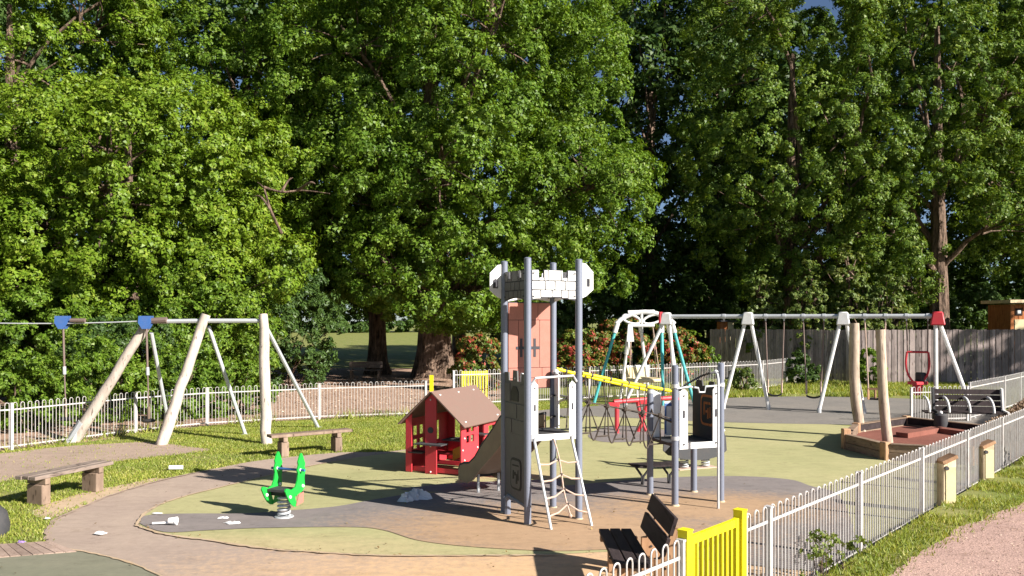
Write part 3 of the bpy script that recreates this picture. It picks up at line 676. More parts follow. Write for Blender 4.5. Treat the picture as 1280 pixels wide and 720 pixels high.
# ------------------------------------------------------------------ cableway
cw = thing('cableway', (-8.5, 20.5, 0), 'timber and steel aerial cableway frame with a long cable', 'cableway')
def log(mb, a, b, r0, r1, seed, n=10, m=9):
    pr = random.Random(seed); a, b = Vector(a), Vector(b); L = (b-a).length
    pts = [a.lerp(b, i/m)+Vector((pr.uniform(-1, 1), pr.uniform(-1, 1), 0))*L*.006 for i in range(m+1)]
    return mb.tube(pts, [(r0+(r1-r0)*i/m)*pr.uniform(.94, 1.06) for i in range(m+1)], n)
CY = 20.9
tops = [P(185, 401, CY), P(257, 393, CY), P(329, 393, CY)]
feet = [G(90, 553), G(201, 556), G(333, 555)]
sfeet = [G(213, 541), G(307, 543), G(398, 534)]
for i in range(3):
    log(MB(), feet[i]+Vector((0, 0, -.05)), tops[i], .135, .11, i).build('wooden_leg', M['wood_pale'], cw, smooth=60) if False else None
    mb = MB(); log(mb, feet[i]+Vector((0, 0, -.05)), tops[i], .14, .115, i); mb.build('wooden_leg', M['wood_pale'], cw, smooth=60)
    top = tops[i]+Vector((.03, .12, -.3)); mb = MB(); mb.tube([top, sfeet[i]+Vector((0, 0, -.03))], .05, 8); mb.build('steel_leg', M['galv'], cw)
    if i == 0:
        d = (tops[0]-feet[0]).normalized(); mb = MB(); mb.tube([feet[0]-d*.05, feet[0]+d*.55], .15, 10); mb.build('foot_sleeve', M['galv'], cw)
    mb = MB(); mb.tube([sfeet[i]+Vector((0, 0, -.02)), sfeet[i]+Vector((0, 0, .015))], .12, 8); mb.build('foot_plate', M['galv'], cw)
cz = tops[0].z+.0
mb = MB(); mb.tube([tops[0]+Vector((.1, -.02, -.02)), tops[1]+Vector((-.05, -.02, -.16))], .055, 8); mb.build('crossbar', M['galv'], cw)
mb = MB(); mb.tube([tops[1]+Vector((.05, -.02, -.16)), tops[2]+Vector((0, -.02, -.16))], .055, 8); mb.build('crossbar', M['galv'], cw)
ca = P(-140, 398.5, 20.2); mb = MB(); mb.tube([ca.lerp(tops[0], t)+Vector((0, 0, -.09*4*t*(1-t))) for t in np.linspace(0, 1, 9)], .014, 5); mb.build('cable', M['galv'], cw)
# post carrying the cable beyond the frame edge
mb = MB(); log(mb, (ca.x, ca.y, -.05), (ca.x, ca.y, 3.3), .13, .11, 9); mb.build('wooden_leg', M['wood_pale'], cw, smooth=60)
mb = MB(); mb.tube([tops[0]+Vector((.12, -.08, 0)), tops[0]+Vector((.5, -.08, .02))], .075, 8); mb.build('spring_buffer', M['chain'], cw)
def trolley(px, ytop, ybot, Y, label, side):
    c = P(px, ytop, Y); b = P(px+3, ybot, Y); t = thing('trolley_seat', (b.x, Y, b.z), label, 'trolley', 'trolley seats on the cableway')
    sq = [(-.14, .14), (.14, .14), (.15, -.03), (.06, -.18), (-.06, -.18), (-.15, -.03)]
    mb = MB(); mb.plate(c+Vector((0, -.10, 0)), (1, .12), sq, .05); mb.build('trolley_plate', M['blue'], t)
    mb = MB(); mb.plate(c+Vector((0, .06, 0)), (1, .12), sq, .05); mb.build('trolley_plate', M['blue'], t)
    mb = MB(); mb.tube([c+Vector((-.1, -.02, .05)), c+Vector((.1, -.02, .05))], .06, 8); mb.build('pulley', M['dark'], t)
    mb = MB(); mb.tube([c+Vector((0, 0, -.15)), c.lerp(b, .5)], .026, 7); mb.build('rod', M['chain'], t)
    mb = MB(); mb.tube([c.lerp(b, .46), c.lerp(b, .54)], .04, 7); mb.build('coupling', M['galv'], t)
    mb = MB(); mb.tube([c.lerp(b, .5), b+Vector((0, 0, .3))], .017, 6); mb.build('chain', M['chain'], t)
    mb = MB(); mb.tube([b+Vector((0, 0, .35)), b+Vector((0, 0, .05))], .035, 7); mb.build('sleeve', M['wood_leg'], t)
    mb = MB(); mb.tube([b+Vector((0, 0, -.03)), b+Vector((0, 0, 0)), b+Vector((0, 0, .05))], [.14, .17, .1], 12); mb.build('seat', M['black'], t, smooth=50)
    if side: mb = MB(); mb.tube([c+Vector((.19, -.02, .03)), c+Vector((.55, -.02, .03))], .05, 8); mb.build('spring_buffer', M['chain'], t)
trolley(79, 402, 524, 20.7, 'blue trolley with button seat hanging out along the cable', True)
trolley(183, 402, 526, 20.75, 'blue trolley with button seat hanging at the first timber leg', False)

# ------------------------------------------------------------------ backless benches
def bench(a, b, w, h, legs, label, wt, nplank):
    a, b = Vector(a), Vector(b); d = (b-a); d.z = 0; L = d.length; d.normalize(); n = Vector((-d.y, d.x, 0)); t = thing('bench', ((a.x+b.x)/2, (a.y+b.y)/2, 0), label, 'bench', 'backless timber benches')
    pw = w/nplank
    for k in range(nplank):
        off = n*(-w/2+pw*(k+.5)); mb = MB(); z = h-.035+random.uniform(-.004, .004)
        p = a+off+d*random.uniform(-.02, .02); q = b+off+d*random.uniform(-.02, .02); p.z = q.z = z
        mb.bar(p, q, pw-.012, .06); mb.build('plank', M[wt], t, bevel=.006)
    for s in legs:
        c = a+d*L*s; mb = MB(); hz = h-.17
        mb.obox(Vector((c.x, c.y, hz/2)), d*.085, n*w*.40, Vector((0, 0, hz/2))); mb.build('leg', M['wood_leg'], t, bevel=.012)
        mb = MB(); mb.obox(Vector((c.x, c.y, h-.117)), d*.05, n*w*.47, Vector((0, 0, .05))); mb.build('bearer', M['wood_leg'], t, bevel=.006)
bench((-7.80, 13.45, 0), (-7.27, 14.98, 0), .42, .50, (.16, .84), 'backless timber bench on worn ground beside the curving path', 'wood_weathered', 3)
bench(P(337, 543, 18.3)*1, P(438, 537, 19.4)*1, .34, .5, (.16, .82), 'backless timber bench on grass by the upright cableway post', 'wood_leg', 2)

# ------------------------------------------------------------------ castle climbing tower
U = Vector((.912, .41, 0)); V = Vector((.41, -.912, 0)); SQ = .85
A = Vector((-.12, 13.05, 0)); B = A+V*SQ; Cc = A+U*SQ; D = B+U*SQ
ct = thing('castle_tower', (A+D)/2, 'grey castle climbing tower with white battlements, slide and rope ladder', 'play tower')
for p in (A, B, Cc, D):
    mb = MB(); mb.tube([p+Vector((0, 0, -.05)), p+Vector((0, 0, 3.9))], .054, 14); mb.ball(p+Vector((0, 0, 3.9)), .056, 12, (1, 1, .35)); mb.build('post', M['grey_steel'], ct)
    mb = MB(); mb.tube([p+Vector((0, 0, -.02)), p+Vector((0, 0, .03))], [.085, .06], 12); mb.build('base_collar', M['wood_post'], ct)
def battlement(p, d, z0, z1, mname, stones=True, arch=.04):
    """panel with crenels; the stones stand proud of a dark backing so the joints are recessed"""
    o = p+d*.06; W_ = SQ-.12; h = z1-z0
    def top(s): return z1-(.105 if any(a < s/W_ < b for a, b in ((.16, .27), (.70, .81))) else 0)
    poly = [(W_*k/10, z0+arch*math.sin(math.pi*k/10)) for k in range(11)]
    poly += [(W_, z1), (W_*.81, z1), (W_*.80, z1-.11), (W_*.71, z1-.11), (W_*.70, z1), (W_*.27, z1), (W_*.26, z1-.11), (W_*.17, z1-.11), (W_*.16, z1), (0, z1)]
    mb = MB(); mb.plate(o, d, poly, .022); pn = mb.build('battlement_panel', M['panel_joint'] if stones else M[mname], ct, smooth=0)
    if stones:
        rows = [(z0+.012, z0+h*.33, (0, .2, .45, .67, .82, 1)), (z0+h*.35, z0+h*.63, (0, .3, .52, .75, 1)), (z0+h*.65, z1-.005, (0, .16, .27, .36, .66, .70, .81, 1))]
        for r, (za, zb, xs) in enumerate(rows):
            for i in range(len(xs)-1):
                a, b = xs[i]*W_+.006, xs[i+1]*W_-.006; c = (xs[i]+xs[i+1])/2; zt = zb
                if r == 2 and (.16 < c < .27 or .70 < c < .81): zt = z1-.115
                zl = za+(arch*math.sin(math.pi*c) if r == 0 else 0); j = lambda: random.uniform(-.006, .006)
                for off in (.0165, -.0165):
                    mb = MB(); mb.plate(o, d, [(a+abs(j()), zl+abs(j())), (b-abs(j()), zl+abs(j())), (b-abs(j()), zt-abs(j())), (a+abs(j()), zt-abs(j()))], .011, off); mb.build('stone', M[mname], pn, smooth=0)
    for a in (.03, W_-.03):
        for z in (z0+.06, z1-.05):
            mb = MB(); c = o+d*a+Vector((0, 0, z)); nn = Vector((d.y, -d.x, 0)); mb.tube([c+nn*.021, c+nn*.034], .012, 8); mb.build('bolt', M['dark'], pn)
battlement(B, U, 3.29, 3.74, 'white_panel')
battlement(A, V, 3.29, 3.74, 'shaded_panel')
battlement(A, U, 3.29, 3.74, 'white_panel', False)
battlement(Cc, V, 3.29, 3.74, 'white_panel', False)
def turret(p, d):
    mb = MB(); o = p+d*.055+Vector((0, 0, 0))
    mb.holed(o, d, .0, .19, 3.46, 3.70, [(.07, .13, 3.50, 3.62)], .02)
    mb.plate(o, d, [(0, 3.705), (.19, 3.705), (.19, 3.725), (.06, 3.85), (.0, 3.86)], .02); mb.plate(o, d, [(0, 3.46), (0, 3.33), (.07, 3.36), (.19, 3.46)], .02)
    pn = mb.build('turret_panel', M['white_panel'], ct, smooth=0)
    mb = MB(); mb.plate(o, d, [(.06, 3.49), (.14, 3.49), (.14, 3.61), (.10, 3.64), (.06, 3.61)], .008, -.012); mb.build('arrow_slit', M['panel_joint'], pn)
turret(A, -U); turret(D, U)
# salmon wall between the two far posts
o = A+U*.06; W_ = SQ-.12
mb = MB(); mb.plate(o, U, [(0, 1.92), (W_, 1.92), (W_, 3.28), (0, 3.28)], .02); sw = mb.build('wall_panel', M['panel_joint'], ct, smooth=0)
zs = [1.93, 2.09, 2.25, 3.0, 3.27]
for r in range(4):
    xs = [(0, .3, .68, 1), (0, .45, .8, 1), (0, .24, .47, .74, 1), (0, .36, .70, 1)][r]
    for i in range(len(xs)-1):
        mb = MB(); a, b = xs[i]*W_+.004, xs[i+1]*W_-.004; mb.plate(o, U, [(a, zs[r]+.004), (b, zs[r]+.004), (b, zs[r+1]-.004), (a, zs[r+1]-.004)], .012, .016); mb.build('stone', M['salmon'], sw, smooth=0)
        mb = MB(); mb.plate(o, U, [(a, zs[r]+.004), (b, zs[r]+.004), (b, zs[r+1]-.004), (a, zs[r+1]-.004)], .012, -.016); mb.build('stone', M['salmon'], sw, smooth=0)
for cx in (.30, .62):
    mb = MB(); c = cx*W_; mb.plate(o, U, [(c-.02, 2.42), (c+.02, 2.42), (c+.02, 2.54), (c+.09, 2.54), (c+.09, 2.585), (c+.02, 2.585), (c+.02, 2.71), (c-.02, 2.71), (c-.02, 2.585), (c-.09, 2.585), (c-.09, 2.54), (c-.02, 2.54)], .006, .0255); mb.build('arrow_slit', M['panel_joint'], sw)
# platform
PZ = 1.30
pl = [A+U*.05+V*.05, B+U*.05-V*.05, D-U*.05-V*.05, Cc-U*.05+V*.05]
mb = MB(); mb.add([p+Vector((0, 0, PZ-.04)) for p in pl]+[p+Vector((0, 0, PZ)) for p in pl], [(0,1,2,3)[::-1],(4,5,6,7),(0,1,5,4),(1,2,6,5),(2,3,7,6),(3,0,4,7)]); mb.build('platform', M['dark'], ct)
mb = MB(); mb.bar(B+U*.06+Vector((0, 0, PZ-.03)), D-U*.06+Vector((0, 0, PZ-.03)), .03, .09); mb.build('platform_edge', M['white_panel'], ct)
mb = MB(); mb.bar(A+V*.06+Vector((0, 0, PZ-.06)), B-V*.06+Vector((0, 0, PZ-.06)), .03, .09); mb.build('platform_edge', M['shaded_panel'], ct)
# castle panel of the shaded side, its shade put into the grey: crenellated barrier with stones, hole and crest panel beneath
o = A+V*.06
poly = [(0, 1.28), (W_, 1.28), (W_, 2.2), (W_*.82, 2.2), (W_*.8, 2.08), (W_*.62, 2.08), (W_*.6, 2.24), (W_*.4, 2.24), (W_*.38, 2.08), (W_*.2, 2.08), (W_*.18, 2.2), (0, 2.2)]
mb = MB(); mb.plate(o, V, poly, .022); bp = mb.build('barrier_panel', M['shaded_panel'], ct, smooth=0)
for (a, b, z0, z1) in ((.0, .35, 1.30, 1.50), (.37, 1, 1.30, 1.50), (0, .6, 1.52, 1.74), (.62, 1, 1.52, 1.74), (0, .28, 1.76, 2.04), (.72, 1, 1.76, 2.04)):
    for off in (.016, -.016): mb = MB(); mb.plate(o, V, [(a*W_+.006, z0), (b*W_-.006, z0), (b*W_-.006, z1), (a*W_+.006, z1)], .01, off); mb.build('stone', M['shaded_panel'], bp, smooth=0)
mb = MB(); mb.plate(o, V, [(W_*.32, 1.78), (W_*.68, 1.78), (W_*.68, 1.92), (W_*.58, 2.0), (W_*.42, 2.0), (W_*.32, 1.92)], .008, .016); mb.build('peep_window', M['black'], bp)
for a in (.1, .5, .9):
    mb = MB(); mb.ball(A+V*SQ*a+Vector((0, 0, 1.66 if a < .5 else 2.12)), .02, 8); mb.build('bolt', M['bolt'], bp)
# white knobbly bits of the far battlements showing above the barrier
for s in (.25, .55):
    mb = MB(); mb.plate(A+U*.03, V, [(s*W_, 1.98), (s*W_+.13, 1.98), (s*W_+.13, 2.12), (s*W_+.09, 2.2), (s*W_+.03, 2.2), (s*W_, 2.14)], .02, -.06); mb.build('crenel_block', M['white_panel'], ct)
mb = MB(); mb.plate(o, V, [(0, .28), (.03, .30), (W_, .24), (W_, 1.22), (0, 1.22)], .022); lp = mb.build('crest_panel', M['shaded_panel'], ct, smooth=0)
def rrect(x0, x1, z0, z1, r):
    p = []
    for cx, cz, a0 in ((x1-r, z0+r, -90), (x1-r, z1-r, 0), (x0+r, z1-r, 90), (x0+r, z0+r, 180)):
        for k in range(4): a = R(a0+30*k); p.append((cx+r*math.cos(a), cz+r*math.sin(a)))
    return p
mb = MB(); mb.plate(o, V, rrect(W_*.30, W_*.82, .45, .92, .08), .008, .015); cr = mb.build('crest', M['black'], lp, smooth=0)
mb = MB(); mb.plate(o, V, rrect(W_*.34, W_*.78, .48, .89, .06), .006, .0205); mb.build('crest_field', M['shaded_panel'], lp, smooth=0)
for (a, b, z0, z1) in ((.40, .72, .80, .83), (.42, .50, .60, .74), (.58, .66, .54, .70), (.50, .58, .66, .72), (.66, .72, .60, .76)):
    mb = MB(); mb.plate(o, V, [(a*W_, z0), (b*W_, z0+.01), (b*W_-.01, z1), (a*W_+.01, z1-.01)], .005, .0255); mb.build('crest_mark', M['black'], lp)
# entrance cheeks and grab rail
for s0, s1 in ((.06, .165), (SQ-.165, SQ-.06)):
    mb = MB(); mb.plate(B, U, [(s0, PZ-.08), (s1, PZ-.08), (s1, 2.04), ((s0+s1)/2, 2.10), (s0, 2.04)], .02); ch = mb.build('entrance_cheek', M['white_panel'], ct, smooth=0)
    for z in (PZ-.03, 2.0): mb = MB(); c = B+U*(s0+s1)/2+Vector((0, 0, z)); mb.tube([c+V*.01, c+V*.022], .011, 8); mb.build('bolt', M['dark'], ch)
    mb = MB(); mb.plate(B, U, rrect((s0+s1)/2-.014, (s0+s1)/2+.014, 1.66, 1.76, .012), .004, .013); mb.build('grip_hole', M['panel_joint'], ch)
mb = MB(); mb.tube([B+U*.05+V*.02+Vector((0, 0, 2.06)), B+U*.10+V*.05+Vector((0, 0, 2.15)), D-U*.12+V*.05+Vector((0, 0, 2.17)), D-U*.05+V*.02+Vector((0, 0, 2.08))], .018, 8); mb.build('grab_rail', M['galv'], ct)
mb = MB(); mb.plate(Cc, V, [(.06, PZ), (.20, PZ), (.20, 2.15), (.06, 2.15)], .02); hk = mb.build('far_cheek', M['white_panel'], ct, smooth=0)
for z in (1.45, 1.78):
    mb = MB(); c = Cc+V*.1+Vector((0, 0, z)); mb.tube([c-U*.10, c-U*.06+Vector((0, 0, .03)), c+U*.10+Vector((0, 0, .02)), c+U*.18], .016, 6); mb.build('hand_hook', M['black'], hk)
mb = MB(); mb.ball(Cc+V*.12-U*.02+Vector((0, 0, 2.18)), .06, 8, (1, 1, .8)); mb.build('rail_clamp', M['galv'], ct)
mb = MB(); mb.tube([A+Vector((0, 0, .0))+V*.12, A+V*.12+Vector((0, 0, .26)), A+V*.18+Vector((0, 0, .3)), B-V*.1+Vector((0, 0, .27))], [.055, .055, .045, .02], 10); mb.build('foot_rail', M['grey_steel'], ct)
# ladder: two steel stringers with rope rungs and a rope between
lt0, lt1 = B+U*.10+V*.03+Vector((0, 0, PZ-.05)), D-U*.13+V*.03+Vector((0, 0, PZ-.05))
lb0, lb1 = Vector((.56, 11.98, 0)), Vector((1.16, 12.2, 0))
for a, b in ((lt0, lb0), (lt1, lb1)):
    mb = MB(); mb.tube([a+Vector((0, 0, .02)), a-V*0+Vector((0, 0, -.04)), b], .021, 10); mb.build('ladder_pole', M['galv'], ct)
mt, mbm = lt0.lerp(lt1, .5), lb0.lerp(lb1, .48)+Vector((0, .1, .16))
mb = MB(); mb.tube([mt.lerp(mbm, k/8)+U*.02*math.sin(k*.8) for k in range(9)], .014, 6); mb.build('ladder_rope', M['rope_pale'], ct)
mb = MB(); mb.ball(mbm, .03, 8); mb.build('rope_knot', M['rope_pale'], ct)
for s in (.28, .47, .66, .85):
    a, b, c = lt0.lerp(lb0, s), lt1.lerp(lb1, s), mt.lerp(mbm, s)+Vector((0, 0, -.0))
    mb = MB(); mb.tube([a, a.lerp(c, .5)+Vector((0, 0, -.035)), c, c.lerp(b, .5)+Vector((0, 0, -.03)), b], .014, 6); rg = mb.build('rope_rung', M['rope_pale'], ct)
    for q in (a, c, b): mb = MB(); mb.ball(q, .026, 6); mb.build('rope_clip', M['galv'] if q is not c else M['rope'], rg)
# slide
SD = -V
s0 = A+U*.07; wd = .62
prof = [(0, PZ+.02), (.25, PZ-.03), (.55, PZ-.26), (1.0, .74), (1.35, .46), (1.6, .33), (1.85, .29), (2.05, .29)]
mb = MB(); v = []; f = []
for s, z in prof:
    for a in (0, .05, wd*.5, wd-.05, wd): v.append(s0+SD*s+U*a+Vector((0, 0, z-(0 if a in (0, wd) else .0)-(.015 if a == wd*.5 else 0))))
for i in range(len(prof)-1):
    for k in range(4): f.append((i*5+k, i*5+k+1, (i+1)*5+k+1, (i+1)*5+k))
mb.add(v, f); chute = mb.build('slide_chute', M['slide'], ct, smooth=60)
for a in (-.02, wd+.02):
    mb = MB(); poly = [(s, z+.20 if s < 1.9 else z+.14) for s, z in prof]+[(2.12, .34), (2.12, .16), (1.7, .16), (1.45, .26), (1.0, .55), (.5, PZ-.46), (.0, PZ-.14)]
    mb.plate(s0+U*a, SD, poly, .035); sd_ = mb.build('slide_side', M['slide'], ct, smooth=0)
    mb = MB(); mb.tube([s0+U*a+SD*s+Vector((0, 0, z+.20 if s < 1.9 else z+.14)) for s, z in prof]+[s0+U*a+SD*2.12+Vector((0, 0, .34))], .026, 6); mb.build('slide_lip', M['dark'], sd_)
mb = MB(); mb.bar(s0+SD*2.12+U*-.02+Vector((0, 0, .23)), s0+SD*2.12+U*(wd+.02)+Vector((0, 0, .23)), .03, .12); mb.build('slide_end', M['dark'], ct)
for a in (.12, wd-.12):
    mb = MB(); mb.tube([s0+SD*1.55+U*a+Vector((0, 0, .33)), s0+SD*1.55+U*a+Vector((0, 0, -.02))], .025, 8); mb.build('slide_foot', M['galv'], ct)

# ------------------------------------------------------------------ second, lower tower
Q2, S2, P2, R2 = Vector((2.62, 13.5, 0)), Vector((3.43, 13.8, 0)), Vector((2.36, 14.35, 0)), Vector((3.16, 14.6, 0))
lt = thing('low_tower', (Q2+R2)/2, 'low climbing tower with white cheeks and dark crest panel', 'play tower')
U2 = (S2-Q2).normalized(); V2 = Vector((U2.y, -U2.x, 0)); L2 = (S2-Q2).length
for p, h in ((Q2, 2.26), (S2, 2.28), (P2, 1.86), (R2, 1.0)):
    mb = MB(); mb.tube([p+Vector((0, 0, -.05)), p+Vector((0, 0, h))], .055, 14)
    if h > 1.5: mb.ball(p+Vector((0, 0, h)), .056, 12, (1, 1, .35))
    mb.build('post', M['grey_steel'], lt)
    mb = MB(); mb.tube([p+Vector((0, 0, -.02)), p+Vector((0, 0, .04))], [.09, .06], 12); mb.build('base_collar', M['wood_post'], lt)
Z2 = 1.0
pp = [P2, Q2, S2, R2]
mb = MB(); mb.add([p+Vector((0, 0, Z2-.05)) for p in pp]+[p+Vector((0, 0, Z2)) for p in pp], [(3,2,1,0),(4,5,6,7),(0,1,5,4),(1,2,6,5),(2,3,7,6),(3,0,4,7)]); mb.build('platform', M['dark'], lt)
mb = MB(); mb.bar(Q2+U2*.06+V2*.03+Vector((0, 0, Z2-.03)), S2-U2*.06+V2*.03+Vector((0, 0, Z2-.03)), .02, .10); mb.build('platform_edge', M['white_panel'], lt)
for s0_, s1_, h in ((.06, .21, 1.88), (L2-.18, L2-.07, 1.90)):
    mb = MB(); mb.plate(Q2, U2, [(s0_, Z2-.06), (s1_, Z2-.06), (s1_, h-.05), ((s0_+s1_)/2, h+.03), (s0_, h-.04)], .022, .035); ch = mb.build('entrance_cheek', M['white_panel'], lt, smooth=0)
    mb = MB(); mb.plate(Q2, U2, rrect((s0_+s1_)/2-.02, (s0_+s1_)/2+.02, 1.42, 1.55, .018), .004, .05); mb.build('grip_hole', M['panel_joint'], ch)
    for z in (Z2, h-.1): mb = MB(); c = Q2+U2*((s0_+s1_)/2)+V2*.05+Vector((0, 0, z)); mb.tube([c, c+V2*.014], .014, 8); mb.build('bolt', M['dark'], ch)
d3 = (S2-R2).normalized(); L3 = (S2-R2).length
mb = MB(); mb.plate(R2, d3, [(-.02, Z2), (L3-.06, Z2), (L3-.06, 1.86), (L3*.8, 1.86), (L3*.78, 1.97), (L3*.6, 1.97), (L3*.58, 1.88), (.3, 1.88), (.28, 1.97), (.1, 1.97), (.08, 1.86), (-.02, 1.86)], .025); cp = mb.build('crest_panel', M['dark'], lt, smooth=0)
for zz, off in ((0, .016),):
    mb = MB(); mb.plate(R2, d3, rrect(L3*.30, L3*.80, 1.22, 1.74, .09), .007, off); mb.build('crest', M['wood_shed'], cp, smooth=0)
    mb = MB(); mb.plate(R2, d3, rrect(L3*.345, L3*.755, 1.26, 1.70, .07), .006, off+.006); mb.build('crest_field', M['black'], cp, smooth=0)
    for (a, b, z0, z1) in ((.42, .68, 1.58, 1.62), (.42, .48, 1.40, 1.62), (.56, .62, 1.34, 1.52), (.50, .62, 1.44, 1.48), (.64, .69, 1.36, 1.54)):
        mb = MB(); mb.plate(R2, d3, [(a*L3, z0), (b*L3, z0), (b*L3-.01, z1), (a*L3+.01, z1)], .005, off+.011); mb.build('crest_mark', M['wood_shed'], cp)
mb = MB(); mb.plate(P2, (R2-P2), [(.06, Z2), (.20, Z2), (.20, 1.74), (.06, 1.80)], .022); mb.build('far_cheek', M['white_panel'], lt, smooth=0)
mb = MB(); mb.plate(P2, (R2-P2), [(.27, Z2+.02), (.72, Z2+.02), (.72, 1.56), (.60, 1.62), (.27, 1.60)], .02); bpn = mb.build('play_panel', M['white_panel'], lt, smooth=0)
for (a, b, z0, z1) in ((.27, .72, 1.52, 1.57), (.27, .72, 1.26, 1.29), (.27, .30, 1.29, 1.52), (.69, .72, 1.29, 1.52), (.27, .30, 1.05, 1.26)):
    mb = MB(); mb.plate(P2, (R2-P2), [(a, z0), (b, z0), (b, z1), (a, z1)], .006, .014); mb.build('blue_border', M['blue'], bpn)
mb = MB(); c = P2+(R2-P2).normalized()*.55+Vector((0, 0, 1.40)); mb.tube([c+V2*.012, c+V2*.05], [.07, .05], 10); mb.build('knob', M['salmon'], bpn)
# rails and the sliding pole
T2 = Vector((3.265, 13.3, 0))
mb = MB(); mb.tube([T2+Vector((0, 0, -.03)), T2+Vector((0, 0, 2.05)), T2-V2*.02+Vector((0, 0, 2.14)), T2-V2*.10+Vector((0, 0, 2.17)), S2-U2*.1+Vector((0, 0, 2.17)), S2+Vector((0, 0, 2.12))], .02, 10); mb.build('sliding_pole', M['galv'], lt, smooth=70)
mb = MB(); mb.tube([Q2+Vector((0, 0, 1.83))+U2*.02, Q2+U2*.2+Vector((0, 0, 1.96)), Q2+U2*.45+V2*.05+Vector((0, 0, 2.09)), T2-U2*.1-V2*.06+Vector((0, 0, 2.16)), T2-V2*.08+Vector((0, 0, 2.17))], .018, 8); mb.build('arched_rail', M['dark'], lt)
mb = MB(); mb.tube([Q2+V2*.05+Vector((0, 0, 1.90)), Q2+U2*.22+V2*.09+Vector((0, 0, 1.93)), Q2+U2*.40+V2*.05+Vector((0, 0, 1.90)), Q2+U2*.42+V2*.05+Vector((0, 0, 1.83)), Q2+U2*.52+V2*.05+Vector((0, 0, 1.83)), Q2+U2*.54+V2*.05+Vector((0, 0, 1.92)), S2-U2*.05+V2*.05+Vector((0, 0, 1.93))], .016, 8); mb.build('grab_rail', M['galv'], lt)
for p, z in ((Q2, 1.94), (S2, 1.94), (P2, 1.78), (Q2, 1.1), (P2, 1.08)):
    mb = MB(); mb.tube([p+Vector((0, 0, z-.03)), p+Vector((0, 0, z+.03))], .066, 12); mb.build('clamp', M['galv'], lt)
mb = MB(); mb.tube([P2-U2*.25+Vector((0, 0, 1.52)), P2+Vector((0, 0, 1.56)), P2+V2*.1+Vector((0, 0, 1.40)), Q2-V2*.2+Vector((0, 0, 1.36)), Q2-V2*.06+Vector((0, 0, 1.34))], .016, 6); mb.build('side_rope', M['rope'], lt)

# ------------------------------------------------------------------ rope bridge between the towers
rb = thing('rope_bridge', (D+Q2)/2, 'yellow-railed rope bridge hanging between the two towers', 'rope bridge')
for nm, a, b in (('near', D+Vector((.05, -.02, 2.20)), Q2+Vector((-.06, 0, 1.86))), ('far', Cc+Vector((.05, 0, 2.22)), P2+Vector((-.05, 0, 1.80)))):
    mb = MB(); mb.tube([a, a.lerp(b, .5)+Vector((0, 0, -.01)), b], .027, 10); mb.build('handrail', M['yellow'], rb)
    n = 5
    foot = [a.lerp(b, (k+.5)/n) for k in range(n)]
    dn = (b-a); dn.z = 0; sd2 = Vector((-dn.y, dn.x, 0)).normalized()*(.20 if nm == 'near' else -.20)
    base = []
    for k, q in enumerate(foot):
        mb = MB(); mb.tube([q+(b-a).normalized()*-.018, q+(b-a).normalized()*.018], .032, 8); mb.build('rope_clamp', M['dark'], rb)
        kn = q+sd2*.35+Vector((0, 0, -.42)); f1 = q+sd2-dn*.068+Vector((0, 0, -.90)); f2 = q+sd2+dn*.068+Vector((0, 0, -.90)); base += [f1, f2]
        mb = MB(); mb.tube([q+Vector((0, 0, -.03)), kn], .008, 5); mb.build('hanger', M['rope'], rb)
        mb = MB(); mb.tube([f1, kn, f2], .014, 5); mb.build('net_rope', M['rope'], rb); mb = MB(); mb.ball(kn, .042, 6); mb.build('knot', M['rope'], rb)
    if nm == 'far':
        mb = MB(); mb.tube([Vector((a.x, a.y, a.z-.55))]+[q+sd2*.35+Vector((0, 0, -.42)) for q in foot]+[Vector((b.x, b.y, b.z-.45))], .009, 5); mb.build('side_rope', M['rope'], rb); continue
    pts = []
    for i in range(len(base)-1):
        x, y = base[i], base[i+1]; sag = .085 if i % 2 else .0
        pts += [x.lerp(y, t)+Vector((0, 0, -sag*4*t*(1-t))) for t in (0, .25, .5, .75)]
    e0 = Vector((a.x, a.y, 1.25))+sd2*.6; e1 = Vector((b.x, b.y, 1.0))+sd2*.6
    mb = MB(); mb.tube([e0]+pts+[base[-1], e1], .014, 5); mb.build('foot_rope', M['rope'], rb)
    mid = [q+sd2*.35+Vector((0, 0, -.42)) for q in foot]
    mb = MB(); mb.tube([Vector((a.x, a.y, a.z-.55))]+mid+[Vector((b.x, b.y, b.z-.45))], .009, 5); mb.build('side_rope', M['rope'], rb)

# ------------------------------------------------------------------ playhouse
RF = Vector((-.98, 16.05, 0)); GD = Vector((.906, -.423, 0)); WD = Vector((.423, .906, 0)); GW, HL = 1.22, 1.65
LF = RF-GD*GW
ph = thing('playhouse', (LF+RF)/2+WD*HL/2, 'red open-sided playhouse with brown pitched roof', 'playhouse')
EZ, AZ = 1.06, 1.60
def slope(s): return EZ+(AZ-EZ)*(1-abs(s-GW/2)/(GW/2))
mb = MB(); mb.plate(LF, GD, [(0, .02), (.13, .02), (.13, slope(.13)-.02), (0, slope(0)-.02)], .03); mb.build('corner_panel', M['red'], ph, smooth=0)
mb = MB(); a, b = .44, .69; mb.plate(LF, GD, [(a, .0), (b, .0), (b, slope(b)-.02), (GW/2, AZ-.02), (a, slope(a)-.02)], .03); cpn = mb.build('front_panel', M['red'], ph, smooth=0)
mb = MB(); c = LF+GD*.565+Vector((0, 0, .86)); nF = Vector((GD.y, -GD.x, 0)); mb.tube([c+nF*.017, c+nF*.03], .062, 14); mb.build('dial', M['dark'], cpn)
for z in (.05, .55, 1.45): mb = MB(); mb.ball(LF+GD*.565+nF*.02+Vector((0, 0, z)), .018, 8); mb.build('bolt', M['bolt'], cpn)
def paned(o, d, x0, x1, z0, z1, wins, name):
    mb = MB(); mb.holed(o, d, x0, x1, z0, z1, wins, .03); return mb.build(name, M['red'], ph, smooth=0)
